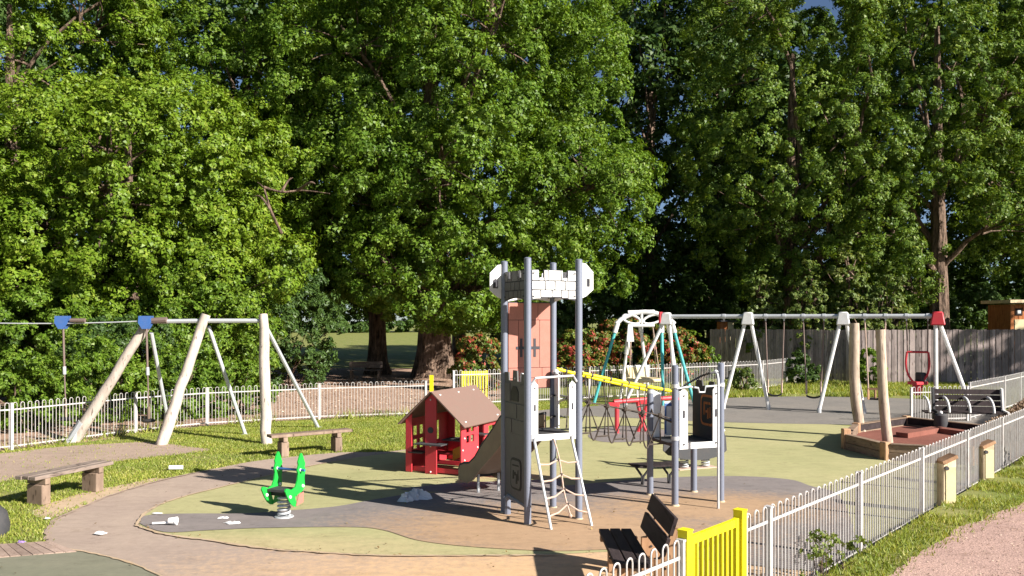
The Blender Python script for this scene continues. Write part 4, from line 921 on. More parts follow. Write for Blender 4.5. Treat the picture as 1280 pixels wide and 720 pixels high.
def four(x, z, w, h, g=.05): return [(x, x+w, z, z+h), (x+w+g, x+2*w+g, z, z+h), (x, x+w, z+h+g, z+2*h+g), (x+w+g, x+2*w+g, z+h+g, z+2*h+g)]
wR = paned(RF, WD, .0, .72, .0, EZ-.02, four(.20, .62, .13, .14, .06), 'side_wall')
paned(RF, WD, .95, HL, .0, EZ-.02, [(1.15, 1.45, .6, .85)], 'side_wall')
paned(LF, WD, .0, HL, .02, EZ-.02, four(.25, .42, .16, .19, .08)+[(1.0, 1.3, .5, .9)], 'side_wall')
bk = LF+WD*HL
paned(bk, GD, .02, GW-.02, .02, EZ-.02, [(.18, .40, .45, .92), (.52, .74, .42, .56), (.52, .74, .62, .95), (.86, 1.08, .45, .9)], 'back_wall')
mb = MB(); mb.plate(bk, GD, [(0.02, EZ-.02), (GW-.02, EZ-.02), (GW/2, AZ-.03)], .03); mb.build('back_gable', M['red'], ph, smooth=0)
for px_, zz in ((.12, .16), (.12, .30), (.12, .72), (.62, .12), (.66, .48), (.62, .9), (.05, .5)):
    mb = MB(); mb.ball(RF+WD*px_+Vector((WD.y, -WD.x, 0))*.018+Vector((0, 0, zz)), .02, 8); mb.build('bolt', M['bolt'], wR)
mb = MB(); mb.bar(RF+WD*.70+Vector((.02, 0, .72)), RF+WD*.98+Vector((.02, 0, .72)), .24, .022); mb.build('counter', M['dark'], ph)
mb = MB(); mb.bar(LF+GD*.30+nF*.06+Vector((0, 0, .60)), LF+GD*.90+nF*.06+Vector((0, 0, .60)), .30, .022); mb.build('counter', M['dark'], ph)
mb = MB(); mb.bar(LF+GD*.72+WD*.35+Vector((0, 0, .66)), LF+GD*1.18+WD*.35+Vector((0, 0, .66)), .40, .022); mb.build('table', M['dark'], ph)
mb = MB(); mb.plate(LF+WD*.42, GD, [(.82, .22), (1.16, .40), (1.16, .60), (.82, .44)], .025); mb.build('orange_panel', M['orange'], ph)
mb = MB(); mb.bar(LF+GD*.05+WD*.1+Vector((0, 0, .40)), LF+GD*.38+WD*.1+Vector((0, 0, .40)), .25, .022); mb.build('shelf', M['dark'], ph)
for z, s in ((.08, .06), (.08, .9), (.28, .9)):
    mb = MB(); mb.bar(LF+GD*.06+WD*s+Vector((0, 0, z)), RF-GD*.06+WD*s+Vector((0, 0, z)), .04, .09); mb.build('crossbar', M['red'], ph)
mb = MB(); mb.bar(LF+GD*.06+WD*.7+Vector((0, 0, .32)), RF-GD*.06+WD*.7+Vector((0, 0, .32)), .24, .03); mb.build('seat', M['red'], ph)
oh = .13
for sgn in (-1, 1):
    rr = Vector((0, 0, AZ))+LF+GD*(GW/2); e = rr+GD*sgn*(GW/2+oh)+Vector((0, 0, -(AZ-EZ)*(GW/2+oh)/(GW/2)))
    nn = (Vector((GD.x*sgn*(AZ-EZ), GD.y*sgn*(AZ-EZ), GW/2))).normalized()*.022
    q = [rr-WD*.10, e-WD*.10, e+WD*(HL+.10), rr+WD*(HL+.10)]
    mb = MB(); mb.add(q+[p+nn for p in q], [(0,1,2,3),(7,6,5,4),(0,4,5,1),(1,5,6,2),(2,6,7,3),(3,7,4,0)]); rf = mb.build('roof_panel', M['roof_brown'], ph, smooth=0)
    for a, b in ((.12, .1), (.12, .85), (.88, .1), (.88, .85), (.12, .5)):
        mb = MB(); mb.ball(q[0].lerp(q[1], a).lerp(q[3].lerp(q[2], a), b)+nn*1.2, .026, 8, (1, 1, .7)); mb.build('bolt', M['bolt'], rf)

# ------------------------------------------------------------------ green spring rider
SC = Vector((-3.46, 12.75, 0)); pd = Vector((.36, .933, 0)); pn_ = Vector((.933, -.36, 0))
sr = thing('spring_rider', SC, 'bright green two-sided spring rider on a coiled grey spring', 'spring rider')
out = [(.12,.975),(.15,.97),(.185,.90),(.23,.80),(.215,.75),(.245,.70),(.21,.60),(.22,.44),(.15,.39),(.07,.37),(-.03,.34),(-.01,.28),(.03,.21),(.0,.185),(-.05,.195),(-.13,.25),(-.2,.34),(-.27,.46),(-.25,.50),(-.2,.49),(-.12,.456),(-.02,.48),(.03,.56),(.05,.66),(.03,.72),(.06,.80),(.05,.85),(.085,.92)]
for s in (-.21, .21):
    mb = MB(); mb.plate(SC+pn_*s, pd, out, .022); sp = mb.build('side_plate', M['green_plate'], sr, smooth=0)
    for a, z in ((.1, .72), (-.16, .36), (.16, .47)):
        mb = MB(); mb.ball(SC+pn_*(s+.015)+pd*a+Vector((0, 0, z)), .028, 8); mb.build('bolt_cap', M['bolt'], sp)
    mb = MB(); mb.plate(SC+pn_*(s+(.02)), pd, [(-.02, .20), (.16, .22), (.17, .38), (.05, .36)], .012); mb.build('footrest', M['salmon'] if s > 0 else M['green_plate'], sp)
mb = MB(); mb.tube([SC-pn_*.30+pd*.1+Vector((0, 0, .72)), SC+pn_*.30+pd*.1+Vector((0, 0, .72))], .02, 8); mb.build('handlebar', M['blue'], sr)
mb = MB(); mb.bar(SC-pn_*.20-pd*.02+Vector((0, 0, .43)), SC+pn_*.20-pd*.02+Vector((0, 0, .43)), .26, .035); mb.build('seat', M['dark'], sr)
mb = MB(); mb.bar(SC-pn_*.20+Vector((0, 0, .37)), SC+pn_*.20+Vector((0, 0, .37)), .10, .07); mb.build('mounting_beam', M['black'], sr)
mb = MB(); mb.tube([SC+Vector((.085*math.cos(a), .085*math.sin(a), .03+.30*a/(5*2*math.pi))) for a in np.linspace(0, 5*2*math.pi, 76)], .020, 7); mb.build('spring', M['galv'], sr, smooth=70)
mb = MB(); mb.tube([SC, SC+Vector((0, 0, .03))], [.16, .14], 14); mb.build('base_plate', M['galv'], sr)

# dark spring rocker behind the low tower
DC = Vector((3.7, 17.0, 0)); dr = thing('spring_rocker', DC, 'dark four-seat spring rocker half hidden behind the low tower', 'spring rocker'); dp = Vector((.93, .36, 0)); dn_ = Vector((.36, -.93, 0))
for s in (-.2, .2):
    mb = MB(); mb.plate(DC+dn_*s, dp, [(-.62, .36), (-.5, .26), (-.15, .20), (.15, .20), (.5, .26), (.62, .36), (.60, .62), (.50, .86), (.42, .84), (.46, .60), (.36, .46), (.1, .42), (-.1, .42), (-.36, .46), (-.46, .60), (-.42, .84), (-.50, .86), (-.60, .62)], .022); mb.build('side_plate', M['dark'], dr, smooth=0)
for s in (-.34, .34): mb = MB(); mb.bar(DC+dp*s-dn_*.2+Vector((0, 0, .44)), DC+dp*s+dn_*.2+Vector((0, 0, .44)), .22, .03); mb.build('seat', M['black'], dr)
for s in (-.5, .5): mb = MB(); mb.tube([DC+dp*s-dn_*.3+Vector((0, 0, .78)), DC+dp*s+dn_*.3+Vector((0, 0, .78))], .02, 8); mb.build('handlebar', M['galv'], dr)
mb = MB(); mb.bar(DC-dp*.3+Vector((0, 0, .24)), DC+dp*.3+Vector((0, 0, .24)), .12, .07); mb.build('mounting_beam', M['galv'], dr)
for s in (-.25, .25): mb = MB(); mb.tube([DC+dp*s+Vector((.075*math.cos(a), .075*math.sin(a), .02+.20*a/(4*2*math.pi))) for a in np.linspace(0, 8*math.pi, 50)], .018, 6); mb.build('spring', M['galv'], dr, smooth=70)
mb = MB(); mb.bar(DC-dp*.45+Vector((0, 0, .012)), DC+dp*.45+Vector((0, 0, .012)), .3, .024); mb.build('base_plate', M['rope_pale'], dr)
# low table by the low tower
LT = Vector((2.62, 15.3, 0)); lo_ = thing('low_table', LT, 'low dark play table on forked legs under the low tower', 'table'); d = Vector((.97, .25, 0)); n = Vector((-.25, .97, 0))
for k in (-1, 0, 1): mb = MB(); mb.bar(LT-d*.46+n*.13*k+Vector((0, 0, .37)), LT+d*.46+n*.13*k+Vector((0, 0, .37)), .12, .03); mb.build('plank', M['wood_dark'], lo_, smooth=0)
for s in (-.26, .26):
    for k in (-1, 1): mb = MB(); mb.tube([LT+d*s+n*.02*k+Vector((0, 0, -.02)), LT+d*s+n*.04*k+Vector((0, 0, .17)), LT+d*(s-.12*k)+n*.10*k+Vector((0, 0, .36))], .022, 7); mb.build('leg', M['dark'], lo_)

# ------------------------------------------------------------------ bench with backrest
bb = thing('backrest_bench', (1.4, 9.5, 0), 'timber bench with two-board backrest beside the yellow gate', 'bench')
for k in range(3):
    mb = MB(); x = 1.115+.135*k; mb.bar((x+.012, 8.72+random.uniform(-.01, .01), .445), (x, 10.2+random.uniform(-.01, .01), .445), .122, .05); mb.build('seat_plank', M['wood_dark'], bb, bevel=.006)
for k, (x, z) in enumerate(((1.62, .58), (1.70, .80))):
    mb = MB(); tl = Vector((.30, 0, .95)).normalized(); c = Vector((x, 9.55, z)); mb.obox(c, Vector((.018, -.62, 0)), tl*.10, Vector((.95, 0, -.30))*.024); mb.build('back_board', M['wood_dark'], bb, bevel=.006)
for y in (9.1, 10.0):
    mb = MB(); mb.plate((1.44, y, 0), (1, 0), [(.10, 0), (.36, 0), (.40, .62), (.36, .74), (.30, .74), (.16, .42), (.10, .41)], .09); sb = mb.build('back_support', M['wood_tan'], bb, smooth=0)
    for z in (.32, .5): mb = MB(); mb.tube([Vector((1.65, y-.047, z)), Vector((1.65, y-.056, z))], .014, 8); mb.build('bolt', M['dark'], sb)
    mb = MB(); mb.box((1.27, y, .395), (.44, .09, .05)); mb.build('bearer', M['wood_tan'], bb)
    mb = MB(); mb.box((1.22, y, .185), (.16, .09, .37)); mb.build('leg', M['wood_tan'], bb, bevel=.01)

# ------------------------------------------------------------------ swings
def beamY(px): return 31.43/(1+.42*(px-640)/FPX)
def beam(px, z=3.12): Y = beamY(px); return Vector(((px-640)/FPX*Y, Y, z))
bdir = (beam(1172)-beam(833)).normalized()
sw_ = thing('swing_set', beam(1000, 0), 'long white four-frame swing set with red end caps', 'swing frame')
for i, px in enumerate((833, 935, 1054, 1172)):
    t = beam(px, 3.1); end = i in (0, 3)
    mb = MB(); hw = .17; u = bdir; v = Vector((-u.y, u.x, 0)); c = t+Vector((0, 0, .0))
    q = []
    for z, w, w2 in ((-.26, .21, .16), (.16, .14, .12)):
        q += [c+u*w*a+v*w2*b+Vector((0, 0, z)) for a, b in ((-1, -1), (1, -1), (1, 1), (-1, 1))]
    mb.add(q, [(0,3,2,1),(4,5,6,7),(0,1,5,4),(1,2,6,5),(2,3,7,6),(3,0,4,7)])
    mb.build('end_cap' if end else 'head', M['red'] if i == 3 else M['white_paint'], sw_, bevel=.03)
    if i == 0: mb = MB(); mb.obox(c-u*.2+Vector((0, 0, -.02)), u*.04, v*.16, Vector((0, 0, .2))); mb.build('end_plate', M['red'], sw_, bevel=.015)
    offs = ((-1.42, .30), (-.78, .64), (-.72, .62), (-.05, 1.0))[i]
    for k, o_ in enumerate(offs):
        a = c+u*(.10 if o_ > 0 else -.10)*(1 if i != 3 else .6)+v*(.05 if k else -.05)+Vector((0, 0, -.2)); b = beam(px, 0)+u*o_+v*(.16 if k else -.16)
        mb = MB(); mb.tube([a, b+Vector((0, 0, .1))], .06, 10); mb.build('leg', M['white_paint'], sw_)
        mb = MB(); mb.tube([b+Vector((0, 0, .16)), b+Vector((0, 0, -.03))], .068, 10); mb.build('foot', M['galv'], sw_)
for a, b in ((833, 935), (935, 1054), (1054, 1172)):
    mb = MB(); mb.tube([beam(a, 3.12)+bdir*.12, beam(b, 3.12)-bdir*.12], .07, 12); mb.build('crossbar', M['galv'], sw_)
for px in (905, 957, 980, 1004, 1030, 1081, 1107, 1133, 1160):
    mb = MB(); c = beam(px); mb.tube([c-bdir*.05, c+bdir*.05], .088, 10); mb.tube([c+Vector((0, 0, -.05)), c+Vector((0, 0, -.14))], .025, 6); mb.build('swivel', M['galv'], sw_)
def chain(mb, a, b): return mb.tube([a, a.lerp(b, .5)+Vector((0, 0, 0)), b], .022, 6)
def swing(p0, p1, zs, label):
    a, b = beam(p0, 2.98), beam(p1, 2.98); m = (a+b)/2; t = thing('flat_swing', (m.x, m.y, zs), label, 'swing', 'swings on the long frame')
    u = bdir*.22; mb = MB(); fw = Vector((-bdir.y, bdir.x, 0))
    for e, s in ((a, -1), (b, 1)):
        x = m+u*s; x.z = zs+.06; c = MB(); chain(c, e, x); c.build('chain', M['chain'], t)
        c = MB(); c.tube([Vector((x.x, x.y, zs+.02)), Vector((x.x, x.y, zs+.45))], .03, 6); c.build('chain_sleeve', M['rope_pale'], t)
    v = []; f = []
    for k in range(7):
        s = -1+k/3; c = Vector((m.x, m.y, zs-.06*(1-s*s)))+u*s
        v += [c+fw*.09, c-fw*.09, c-fw*.09+Vector((0, 0, -.05)), c+fw*.09+Vector((0, 0, -.05))]
    for k in range(6):
        for j in range(4): f.append((k*4+j, k*4+(j+1) % 4, k*4+4+(j+1) % 4, k*4+4+j))
    f += [(3,2,1,0), (24,25,26,27)]; mb.add(v, f); mb.build('seat', M['black'], t)
swing(957, 980, .58, 'flat black swing seat nearer the six-legged swing')
swing(1004, 1030, .56, 'flat black swing seat next to the middle swing frame')
a, b = beam(1081, 2.98), beam(1107, 2.98); m = (a+b)/2; t = thing('cradle_swing', (m.x, m.y, .5), 'toddler cradle swing with orange-brown bars behind the log posts', 'swing', 'swings on the long frame'); fw = Vector((-bdir.y, bdir.x, 0))
for e, s in ((a, -1), (b, 1)):
    x = m+bdir*.2*s; x.z = .82; c = MB(); chain(c, e, x); c.build('chain', M['rope_pale'], t)
for s in (-1, 1):
    for w in (-1, 1): c = MB(); p = m+bdir*.2*s+fw*.15*w; c.box((p.x, p.y, .66), (.06, .05, .34)); c.build('bar', M['wood_tan'], t)
    c = MB(); p = m+fw*.15*s; c.bar((p+bdir*-.22).to_3d()*1+Vector((0, 0, .82-p.z)), p+bdir*.22+Vector((0, 0, .82-p.z)), .04, .05); c.build('rail', M['wood_tan'], t)
c = MB(); c.bar(m+bdir*-.2+Vector((0, 0, .5-m.z)), m+bdir*.2+Vector((0, 0, .5-m.z)), .30, .05); c.build('seat', M['black'], t)
c = MB(); c.tube([m+fw*-.0+Vector((0, 0, .5-m.z)), m+Vector((0, 0, .82-m.z))], .035, 7); c.build('crotch_post', M['wood_tan'], t)
# red pod swing
e = beam(1133, 2.98); m = beam(1147, 0); t = thing('pod_swing', (m.x, m.y, .45), 'red tube-framed pod swing hanging near the red end cap', 'swing', 'swings on the long frame')
zt = P(0, 440, m.y).z; zb = P(0, 478, m.y).z; zl = P(0, 494, m.y).z
for s in (-1, 1):
    c = MB(); pts = [m+bdir*.30*s+Vector((0, 0, zt)), m+bdir*.33*s+Vector((0, 0, zt-.35)), m+bdir*.27*s+Vector((0, 0, zb+.25)), m+bdir*.12*s+Vector((0, 0, zb))]
    c.tube(catmull(pts, False, 5), .035, 8); c.build('side_tube', M['red'], t)
    c = MB(); c.tube([e if s < 0 else beam(1160, 2.98), m+bdir*.28*s+Vector((0, 0, zt))], .02, 6); c.build('chain', M['chain'], t)
c = MB(); c.tube([m-bdir*.30+Vector((0, 0, zt)), m+bdir*.30+Vector((0, 0, zt))], .035, 8); c.build('top_bar', M['red'], t)
c = MB(); c.box((m.x, m.y, zb-.02), (.46, .4, .10), .3); c.build('seat', M['red'], t, bevel=.02)
c = MB(); c.tube([Vector((m.x, m.y, zb-.07)), Vector((m.x, m.y, zl))], [.16, .10], 10); c.build('lower_tube', M['red'], t)
c = MB(); c.box((m.x+.12, m.y+.05, zb+.16), (.2, .3, .3), .3); c.build('backrest', M['dark'], t, bevel=.03)

# ------------------------------------------------------------------ six-legged swing with white arches
HY = 30.5
hs = thing('arched_swing', P(808, 500, HY)*1, 'white and teal six-legged swing frame with petal-shaped top', 'swing frame')
ctr = P(806, 404, HY); rad = 1.05
for px, fx, yo, hi_ in ((772, 742, -.3, True), (840, 868, -.3, True), (827, 829, -1.15, True), (788, 775, 1.0, False), (800, 812, 1.1, False), (835, 850, .9, False)):
    a = P(px, 404, HY+yo*.5); b = P(fx, 502, HY+yo); b.z = 0
    k = a.lerp(b, .12 if px != 788 else .4)
    c = MB(); c.tube([a, k], .085, 10); c.build('leg_socket', M['white_paint'], hs)
    c = MB(); c.tube([k, b+Vector((0, 0, -.03))], .058, 10); c.build('leg', M['teal'] if hi_ else M['white_paint'], hs)
apex = P(802, 389, HY)
def arch(x0, x1, y0, ytop, w, nm):
    pts = [P(x0+(x1-x0)*t, y0-(y0-ytop)*math.sin(math.pi*t)**.7, HY+.02) for t in np.linspace(0, 1, 13)]
    c = MB(); c.tube(pts, w, 8); c.build(nm, M['white_paint'], hs, smooth=60)
arch(770, 843, 405, 390, .085, 'arch')
for x0, x1 in ((778, 800), (804, 828)):      # petals
    c = MB(); pts = [P(x0+(x1-x0)*(.5-.5*math.cos(t)), 399-(5.2 if x0 < 790 else 5.2)*math.sin(t)-((x1-x0)*.5*math.cos(t))*(.22 if x0 < 790 else -.22), HY) for t in np.linspace(0, 2*math.pi, 19)]
    c.tube(pts, .045, 7); c.build('petal', M['white_paint'], hs, smooth=60)
c = MB(); c.tube([P(785, 390.5, HY), P(818, 389.5, HY)], .07, 8); c.build('top_bar', M['white_paint'], hs)
c = MB(); c.tube([P(786, 407, HY), P(818, 407, HY)], .055, 8); c.build('swing_bar', M['white_paint'], hs)
for px in (802,): c = MB(); c.tube([P(px, 390, HY), P(px, 407, HY)], .05, 8); c.build('hub_post', M['white_paint'], hs)
c = MB(); c.plate(P(783.5, 427, HY-.3), (1, 0), [(0, 0), (.26, 0), (.20, .62), (.05, .62)], .03); c.build('head_plate', M['white_panel'], hs)
bk_ = P(806, 478, HY+.1); bs = thing('basket_seat', bk_, 'cream basket seat slung under the six-legged swing', 'swing')
for s in (-.5, .5):
    for u_ in (-.35, .35): c = MB(); c.tube([P(802+s*28, 408, HY), bk_+Vector((s*1.0, u_, .12))], .016, 6); c.build('rope', M['rope_pale'], bs)
ring = [bk_+Vector((.62*math.cos(a), .5*math.sin(a), .1)) for a in np.linspace(0, 2*math.pi, 25)]
c = MB(); c.tube(ring, .07, 8); c.build('rim', M['cream'], bs, smooth=60)
for k in range(-4, 5):
    x = k*.13; h = .5*math.sqrt(max(0, 1-(x/.62)**2)); c = MB(); c.tube([bk_+Vector((x, -h, .1)), bk_+Vector((x, 0, 0)), bk_+Vector((x, h, .1))], .012, 5); c.build('net_cord', M['cream'], bs)
# cream sign board behind, on the far railings
c0 = P(781, 475, 31.7); sg = thing('notice_board', c0, 'blank cream notice board fixed on the far railings', 'sign')
c = MB(); c.plate(c0, (.87, .4), [(0, 0), (1.05, 0), (1.05, .5), (0, .5)], .03); c.build('board', M['cream'], sg)
c = MB(); c.holed(c0, (.87, .4), -.04, 1.09, -.04, .54, [(0.02, 1.03, .02, .48)], .045); c.build('frame', M['white_panel'], sg)
for s in (.1, .95): c = MB(); q = c0+Vector((.87, .4, 0))*s; c.box((q.x, q.y+.05, .5*q.z), (.05, .05, q.z)); c.build('post', M['white_paint'], sg)

# ------------------------------------------------------------------ red balance rails
rt = thing('balance_frame', G(790, 541), 'red tube balance frame seen through the rope bridge', 'balance frame'); RY = 22.2
a, b, c_ = P(767, 502.5, RY), P(803, 499.5, RY+.3), P(846, 497, RY+.7)
for p, q in ((a, b), (b, c_)): c = MB(); c.tube([p, q], .062, 10); c.build('top_rail', M['red'], rt)
for p in (P(771, 503, RY), c_):
    c = MB(); c.tube([p, Vector((p.x, p.y, -.03))], .06, 10); c.build('leg', M['red'], rt)
for s in (-1, 1): c = MB(); c.tube([b+Vector((.15*s, 0, 0)), b+Vector((.0, 0, -.62)), Vector((b.x-.12*s, b.y, 0))], .05, 8); c.build('forked_leg', M['red'], rt)
for p in (a, b): c = MB(); c.box((p.x, p.y, p.z-.07), (.3, .12, .12)); c.build('bracket', M['red'], rt, bevel=.02)

# ------------------------------------------------------------------ sunken pit with timber sides, log posts
PV = [Vector(q) for q in ((7.75,19.5,0),(8.0,18.0,0),(9.45,17.35,0),(11.2,18.3,0),(12.2,20.6,0),(10.75,22.9,0),(8.75,21.35,0))]
pit = thing('timber_pit', (9.9, 20, 0), 'raised timber-sided pit with red-brown rubber floor', 'pit')
c = MB(); c.add([p+Vector((0, 0, .14)) for p in PV], [tuple(range(len(PV)))]); c.build('floor', M['red_rub'], pit, smooth=0)
for i in range(len(PV)):
    p, q = PV[i], PV[(i+1) % len(PV)]; d = (q-p).normalized()
    for k in range(2):
        c = MB(); z = .085+.17*k; c.bar(p+d*.06+Vector((0, 0, z)), q-d*.06+Vector((0, 0, z)), .11, .163); c.build('sleeper', M['wood_dark'] if i in (4, 5) and k == 1 else M['wood_pit'], pit, bevel=.008)
    c = MB(); c.box((p.x, p.y, .19+(.05 if i == 0 else 0)), (.17, .17, .40+(.08 if i == 0 else 0)), .4*i); c.build('corner_post', M['wood_tan'], pit, bevel=.015)
    c = MB(); c.bar(p+d*.1+Vector((0, 0, .352)), q-d*.1+Vector((0, 0, .352)), .16, .02); c.build('coping', M['wood_pit'], pit)
ins = [PV[6].lerp(PV[3], .30), PV[5].lerp(PV[3], .30), PV[4].lerp(PV[2], .22)]
for i in range(2): c = MB(); c.bar(ins[i]+Vector((0, 0, .2)), ins[i+1]+Vector((0, 0, .2)), .30, .12); c.build('step', M['red_rub'], pit)
for px, yb, yt, Yt, r, lb in ((1076, 537, 404, 21.6, .135, 'pale bent log post in the pit beneath the swing head'), (1110, 553, 412, 19.65, .118, 'straight free-standing log post at the front of the pit')):
    b_ = P(px, 400, Yt); b_.z = .1; top = P(px-11, yt, Yt+.1); bend = .07 if px == 1076 else .03
    c = MB(); pr = random.Random(px); m_ = 10
    c.tube([b_.lerp(top, k/m_)+Vector((-bend*math.sin(k/m_*4.2)*.9, 0, 0)) for k in range(m_+1)], [r*(1-.12*k/m_)*pr.uniform(.95, 1.05) for k in range(m_+1)], 12)
    tag(c.build('log_post', M['wood_log'], None, b_, smooth=60), lb, 'post', 'log posts in the pit')

# slatted bench with curved arms
sb_ = thing('slatted_bench', P(1200, 540, 23.2)*1, 'slatted dark bench with white curved armrests behind the pit', 'bench'); BO = Vector(((1166-640)/FPX*23.2, 23.2, 0)); bd = Vector((.985, -.17, 0)); bn = Vector((-.17, -.985, 0)); BL = 1.78
for k in range(4):
    z = .56+.155*k; c = MB(); o = BO-bn*(.03*k); c.obox(o+bd*BL/2+Vector((0, 0, z)), bd*BL/2, bn*.018+Vector((0, 0, .004)), Vector((0, 0, .066))+bn*-.012); c.build('back_slat', M['wood_dark'], sb_)
for k in range(3): c = MB(); o = BO+bn*(.10+.13*k); c.obox(o+bd*(BL/2-.15)+Vector((0, 0, .50-.01*k)), bd*(BL/2+.15), bn*.055, Vector((0, 0, .018))); c.build('seat_slat', M['wood_dark'], sb_)
for s in (-.22, .28, .80, 1.40):
    c = MB(); o = BO+bd*s; pts = [o+bn*.46+Vector((0, 0, .50)), o+bn*.44+Vector((0, 0, .62)), o+bn*.34+Vector((0, 0, .76)), o+bn*.15+Vector((0, 0, .86)), o+bn*-.02+Vector((0, 0, .88))]
    c.tube(catmull(pts, False, 4), .032, 8); c.build('armrest', M['white_paint'], sb_, smooth=70)
for s in (0.0, BL-.02):
    c = MB(); o = BO+bd*s; c.plate(o+bn*.02, (bn.x, bn.y), [(0, 0), (.08, 0), (.08, .45), (.44, .45), (.44, .53), (.1, .56), (.02, 1.12), (-.10, 1.14), (-.02, .5)], .05); c.build('end_frame', M['white_paint'] if s else M['dark'], sb_)
q = P(1176, 538, 21.9); c = MB(); c.tube([Vector((q.x, q.y, .1)), Vector((q.x, q.y, .16)), Vector((q.x, q.y, .52)), Vector((q.x, q.y, .56))], [.15, .17, .17, .13], 14)
tag(c.build('waste_bin', M['dark'], None, (q.x, q.y, .1)), 'small dark tub standing at the pit edge before the slatted bench', 'tub')
q = P(1176, 516, 21.9); c = MB(); c.ball((q.x, q.y, .585), .05, 8); tag(c.build('crumpled_paper', M['paper'], None, (q.x, q.y, .56)), 'white scrap lying on top of the dark tub', 'litter')
# brown brushwood bank along the railings
rng = np.random.default_rng(77); nb_ = 5200; tpar = rng.uniform(0, 1, nb_)
bx0, bx1 = np.array([11.5, 20.4, 0]), np.array([16.2, 26.0, 0]); pos = bx0+(bx1-bx0)*tpar[:, None]; ang = rng.uniform(0, math.pi, nb_); rr_ = rng.uniform(.5, 1, nb_)**.5
hh = .35+.35*tpar
pos[:, 0] += rr_*np.cos(ang)*.42*.77; pos[:, 1] -= rr_*np.cos(ang)*.42*.64; pos[:, 2] = rr_*np.sin(ang)*hh
M['brush'] = leafmat('brushwood', (.14, .09, .07), (.30, .21, .16), (.38, .28, .2), .05)
ho = leaf_object('clipped_hedge', pos, nz(rng.normal(size=(nb_, 3))+np.array([0, -.2, .7])), rng.uniform(.08, .2, nb_), M['brush'], rng, None, (14.5, 23.3, 0), .35)
tag(ho, 'low brown dead hedge beyond the pit inside the verge railings', 'hedge')

# pale timber bollards on the verge
for i, (px, y0, y1, Y, h, lb, mm) in enumerate(((1183, 570, 622, 13.0, .80, 'pale yellow-green timber bollard on the verge, the nearer of two', 'cream'), (1232, 552, 600, 15.1, .88, 'orange-tinted timber bollard farther along the verge', 'wood_post'))):
    q = P(px, 400, Y); x, y = q.x, q.y; base = Vector((x, y, .12)); t = thing('bollard', base, lb, 'bollard', 'timber bollards on the verge'); z0 = .1; zt_ = P(px, y0, Y).z
    c = MB(); w = .20; v = [(x-w/2, y-.1, z0), (x+w/2, y-.1, z0), (x+w/2, y+.1, z0), (x-w/2, y+.1, z0), (x-w/2, y-.1, zt_-.09), (x+w/2, y-.1, zt_-.02), (x+w/2, y+.1, zt_-.02), (x-w/2, y+.1, zt_-.09)]
    c.add(v, [(3,2,1,0),(4,5,6,7),(0,1,5,4),(1,2,6,5),(2,3,7,6),(3,0,4,7)]); c.build('shaft', M['wood_post'], t, bevel=.01)
    c = MB(); c.bar((x-w/2-.008, y, zt_-.10), (x+w/2+.02, y, zt_+.01), .225, .06); c.build('cap', M['wood_tan'], t, bevel=.008)
    c = MB(); c.tube([Vector((x-w/2+.045, y-.1, zt_-.17)), Vector((x-w/2+.045, y-.135, zt_-.17))], .032, 10); c.build('knob', M['dark'], t)
    c = MB(); c.box((x+.015, y-.104, .45*zt_+.06), (.15, .012, zt_*.62)); c.build('face_panel', M['cream'], t)

# ------------------------------------------------------------------ bits on the ground
def litter(name, pts, h, m, label, seed):
    """crumpled sheet: an irregular outline raised into folds"""
    rng = random.Random(seed); c = sum((Vector(p) for p in pts), Vector())/len(pts); mb = MB(); n = len(pts); k = 3 if h < .05 else 5; v = [c+Vector((0, 0, h))]
    for r in range(1, k+1):
        for p in pts: q = c.lerp(Vector(p), r/k); v.append(q+Vector((rng.uniform(-1, 1)*(.01+h*.15), rng.uniform(-1, 1)*(.01+h*.15), .024+h*rng.uniform(.05, 1.15)*(1-(r/k)**3)+ (0.004 if r < k else 0))))
    f = [(0, 1+i, 1+(i+1) % n) for i in range(n)]
    for r in range(k-1):
        for i in range(n): j = (i+1) % n; f.append((1+r*n+i, 1+(r+1)*n+i, 1+(r+1)*n+j, 1+r*n+j))
    mb.add(v, f); o = mb.build(name, m, None, (c.x, c.y, .022), smooth=0); return tag(o, label, 'litter', 'litter on the ground')
def blob(px, py, w, d, n, seed, wob=.3):
    c = G(px, py); rng = random.Random(seed); return [c+Vector((w*math.cos(a)*rng.uniform(1-wob, 1+wob), d*math.sin(a)*rng.uniform(1-wob, 1+wob), 0)) for a in np.linspace(0, 2*math.pi, n, endpoint=False)]
litter('crumpled_paper', blob(127, 669, .085, .06, 9, 1), .035, M['paper'], 'white crumpled paper lying alone on the curving path', 1)
litter('paper_scrap', blob(196, 643.5, .08, .035, 8, 2), .01, M['paper'], 'small white scrap at the tip of the grey rubber beside the cup', 2)
litter('paper_scrap', blob(279, 649.5, .09, .05, 8, 3), .02, M['paper'], 'flat white wrapper near the spring rider shadow', 3)
litter('torn_wrapper', blob(291, 656, .15, .045, 11, 4, .5), .03, M['paper'], 'torn white wrapper with ragged corner on grey rubber', 4)
litter('plastic_bag', blob(506, 628, .12, .11, 16, 5, .4), .13, M['plastic_clear'], 'crumpled clear bag half with white print by the slide shadow', 5)
litter('plastic_bag', blob(522, 625, .2, .15, 17, 6, .4), .16, M['plastic_clear'], 'larger crumpled grey plastic bag lying in the tower shadow', 6)
litter('foil_wrapper', blob(26, 680, .07, .04, 9, 7), .03, M['purple'], 'purple foil wrapper on the grass edge above the pavers', 7)
litter('paper_scrap', blob(60, 650, .04, .03, 7, 8), .02, M['paper'], 'tiny white scrap in the grass near the path edge', 8)
q = G(220, 588.5); c = MB(); d = Vector((.97, .25, 0)); c.tube([q-d*.13+Vector((0, 0, .07)), q+d*.13+Vector((0, 0, .06))], .045, 10); tag(c.build('drinks_can', M['paper'], None, (q.x, q.y, .03)), 'white drinks can lying on the grass beyond the path', 'litter', 'litter on the ground')
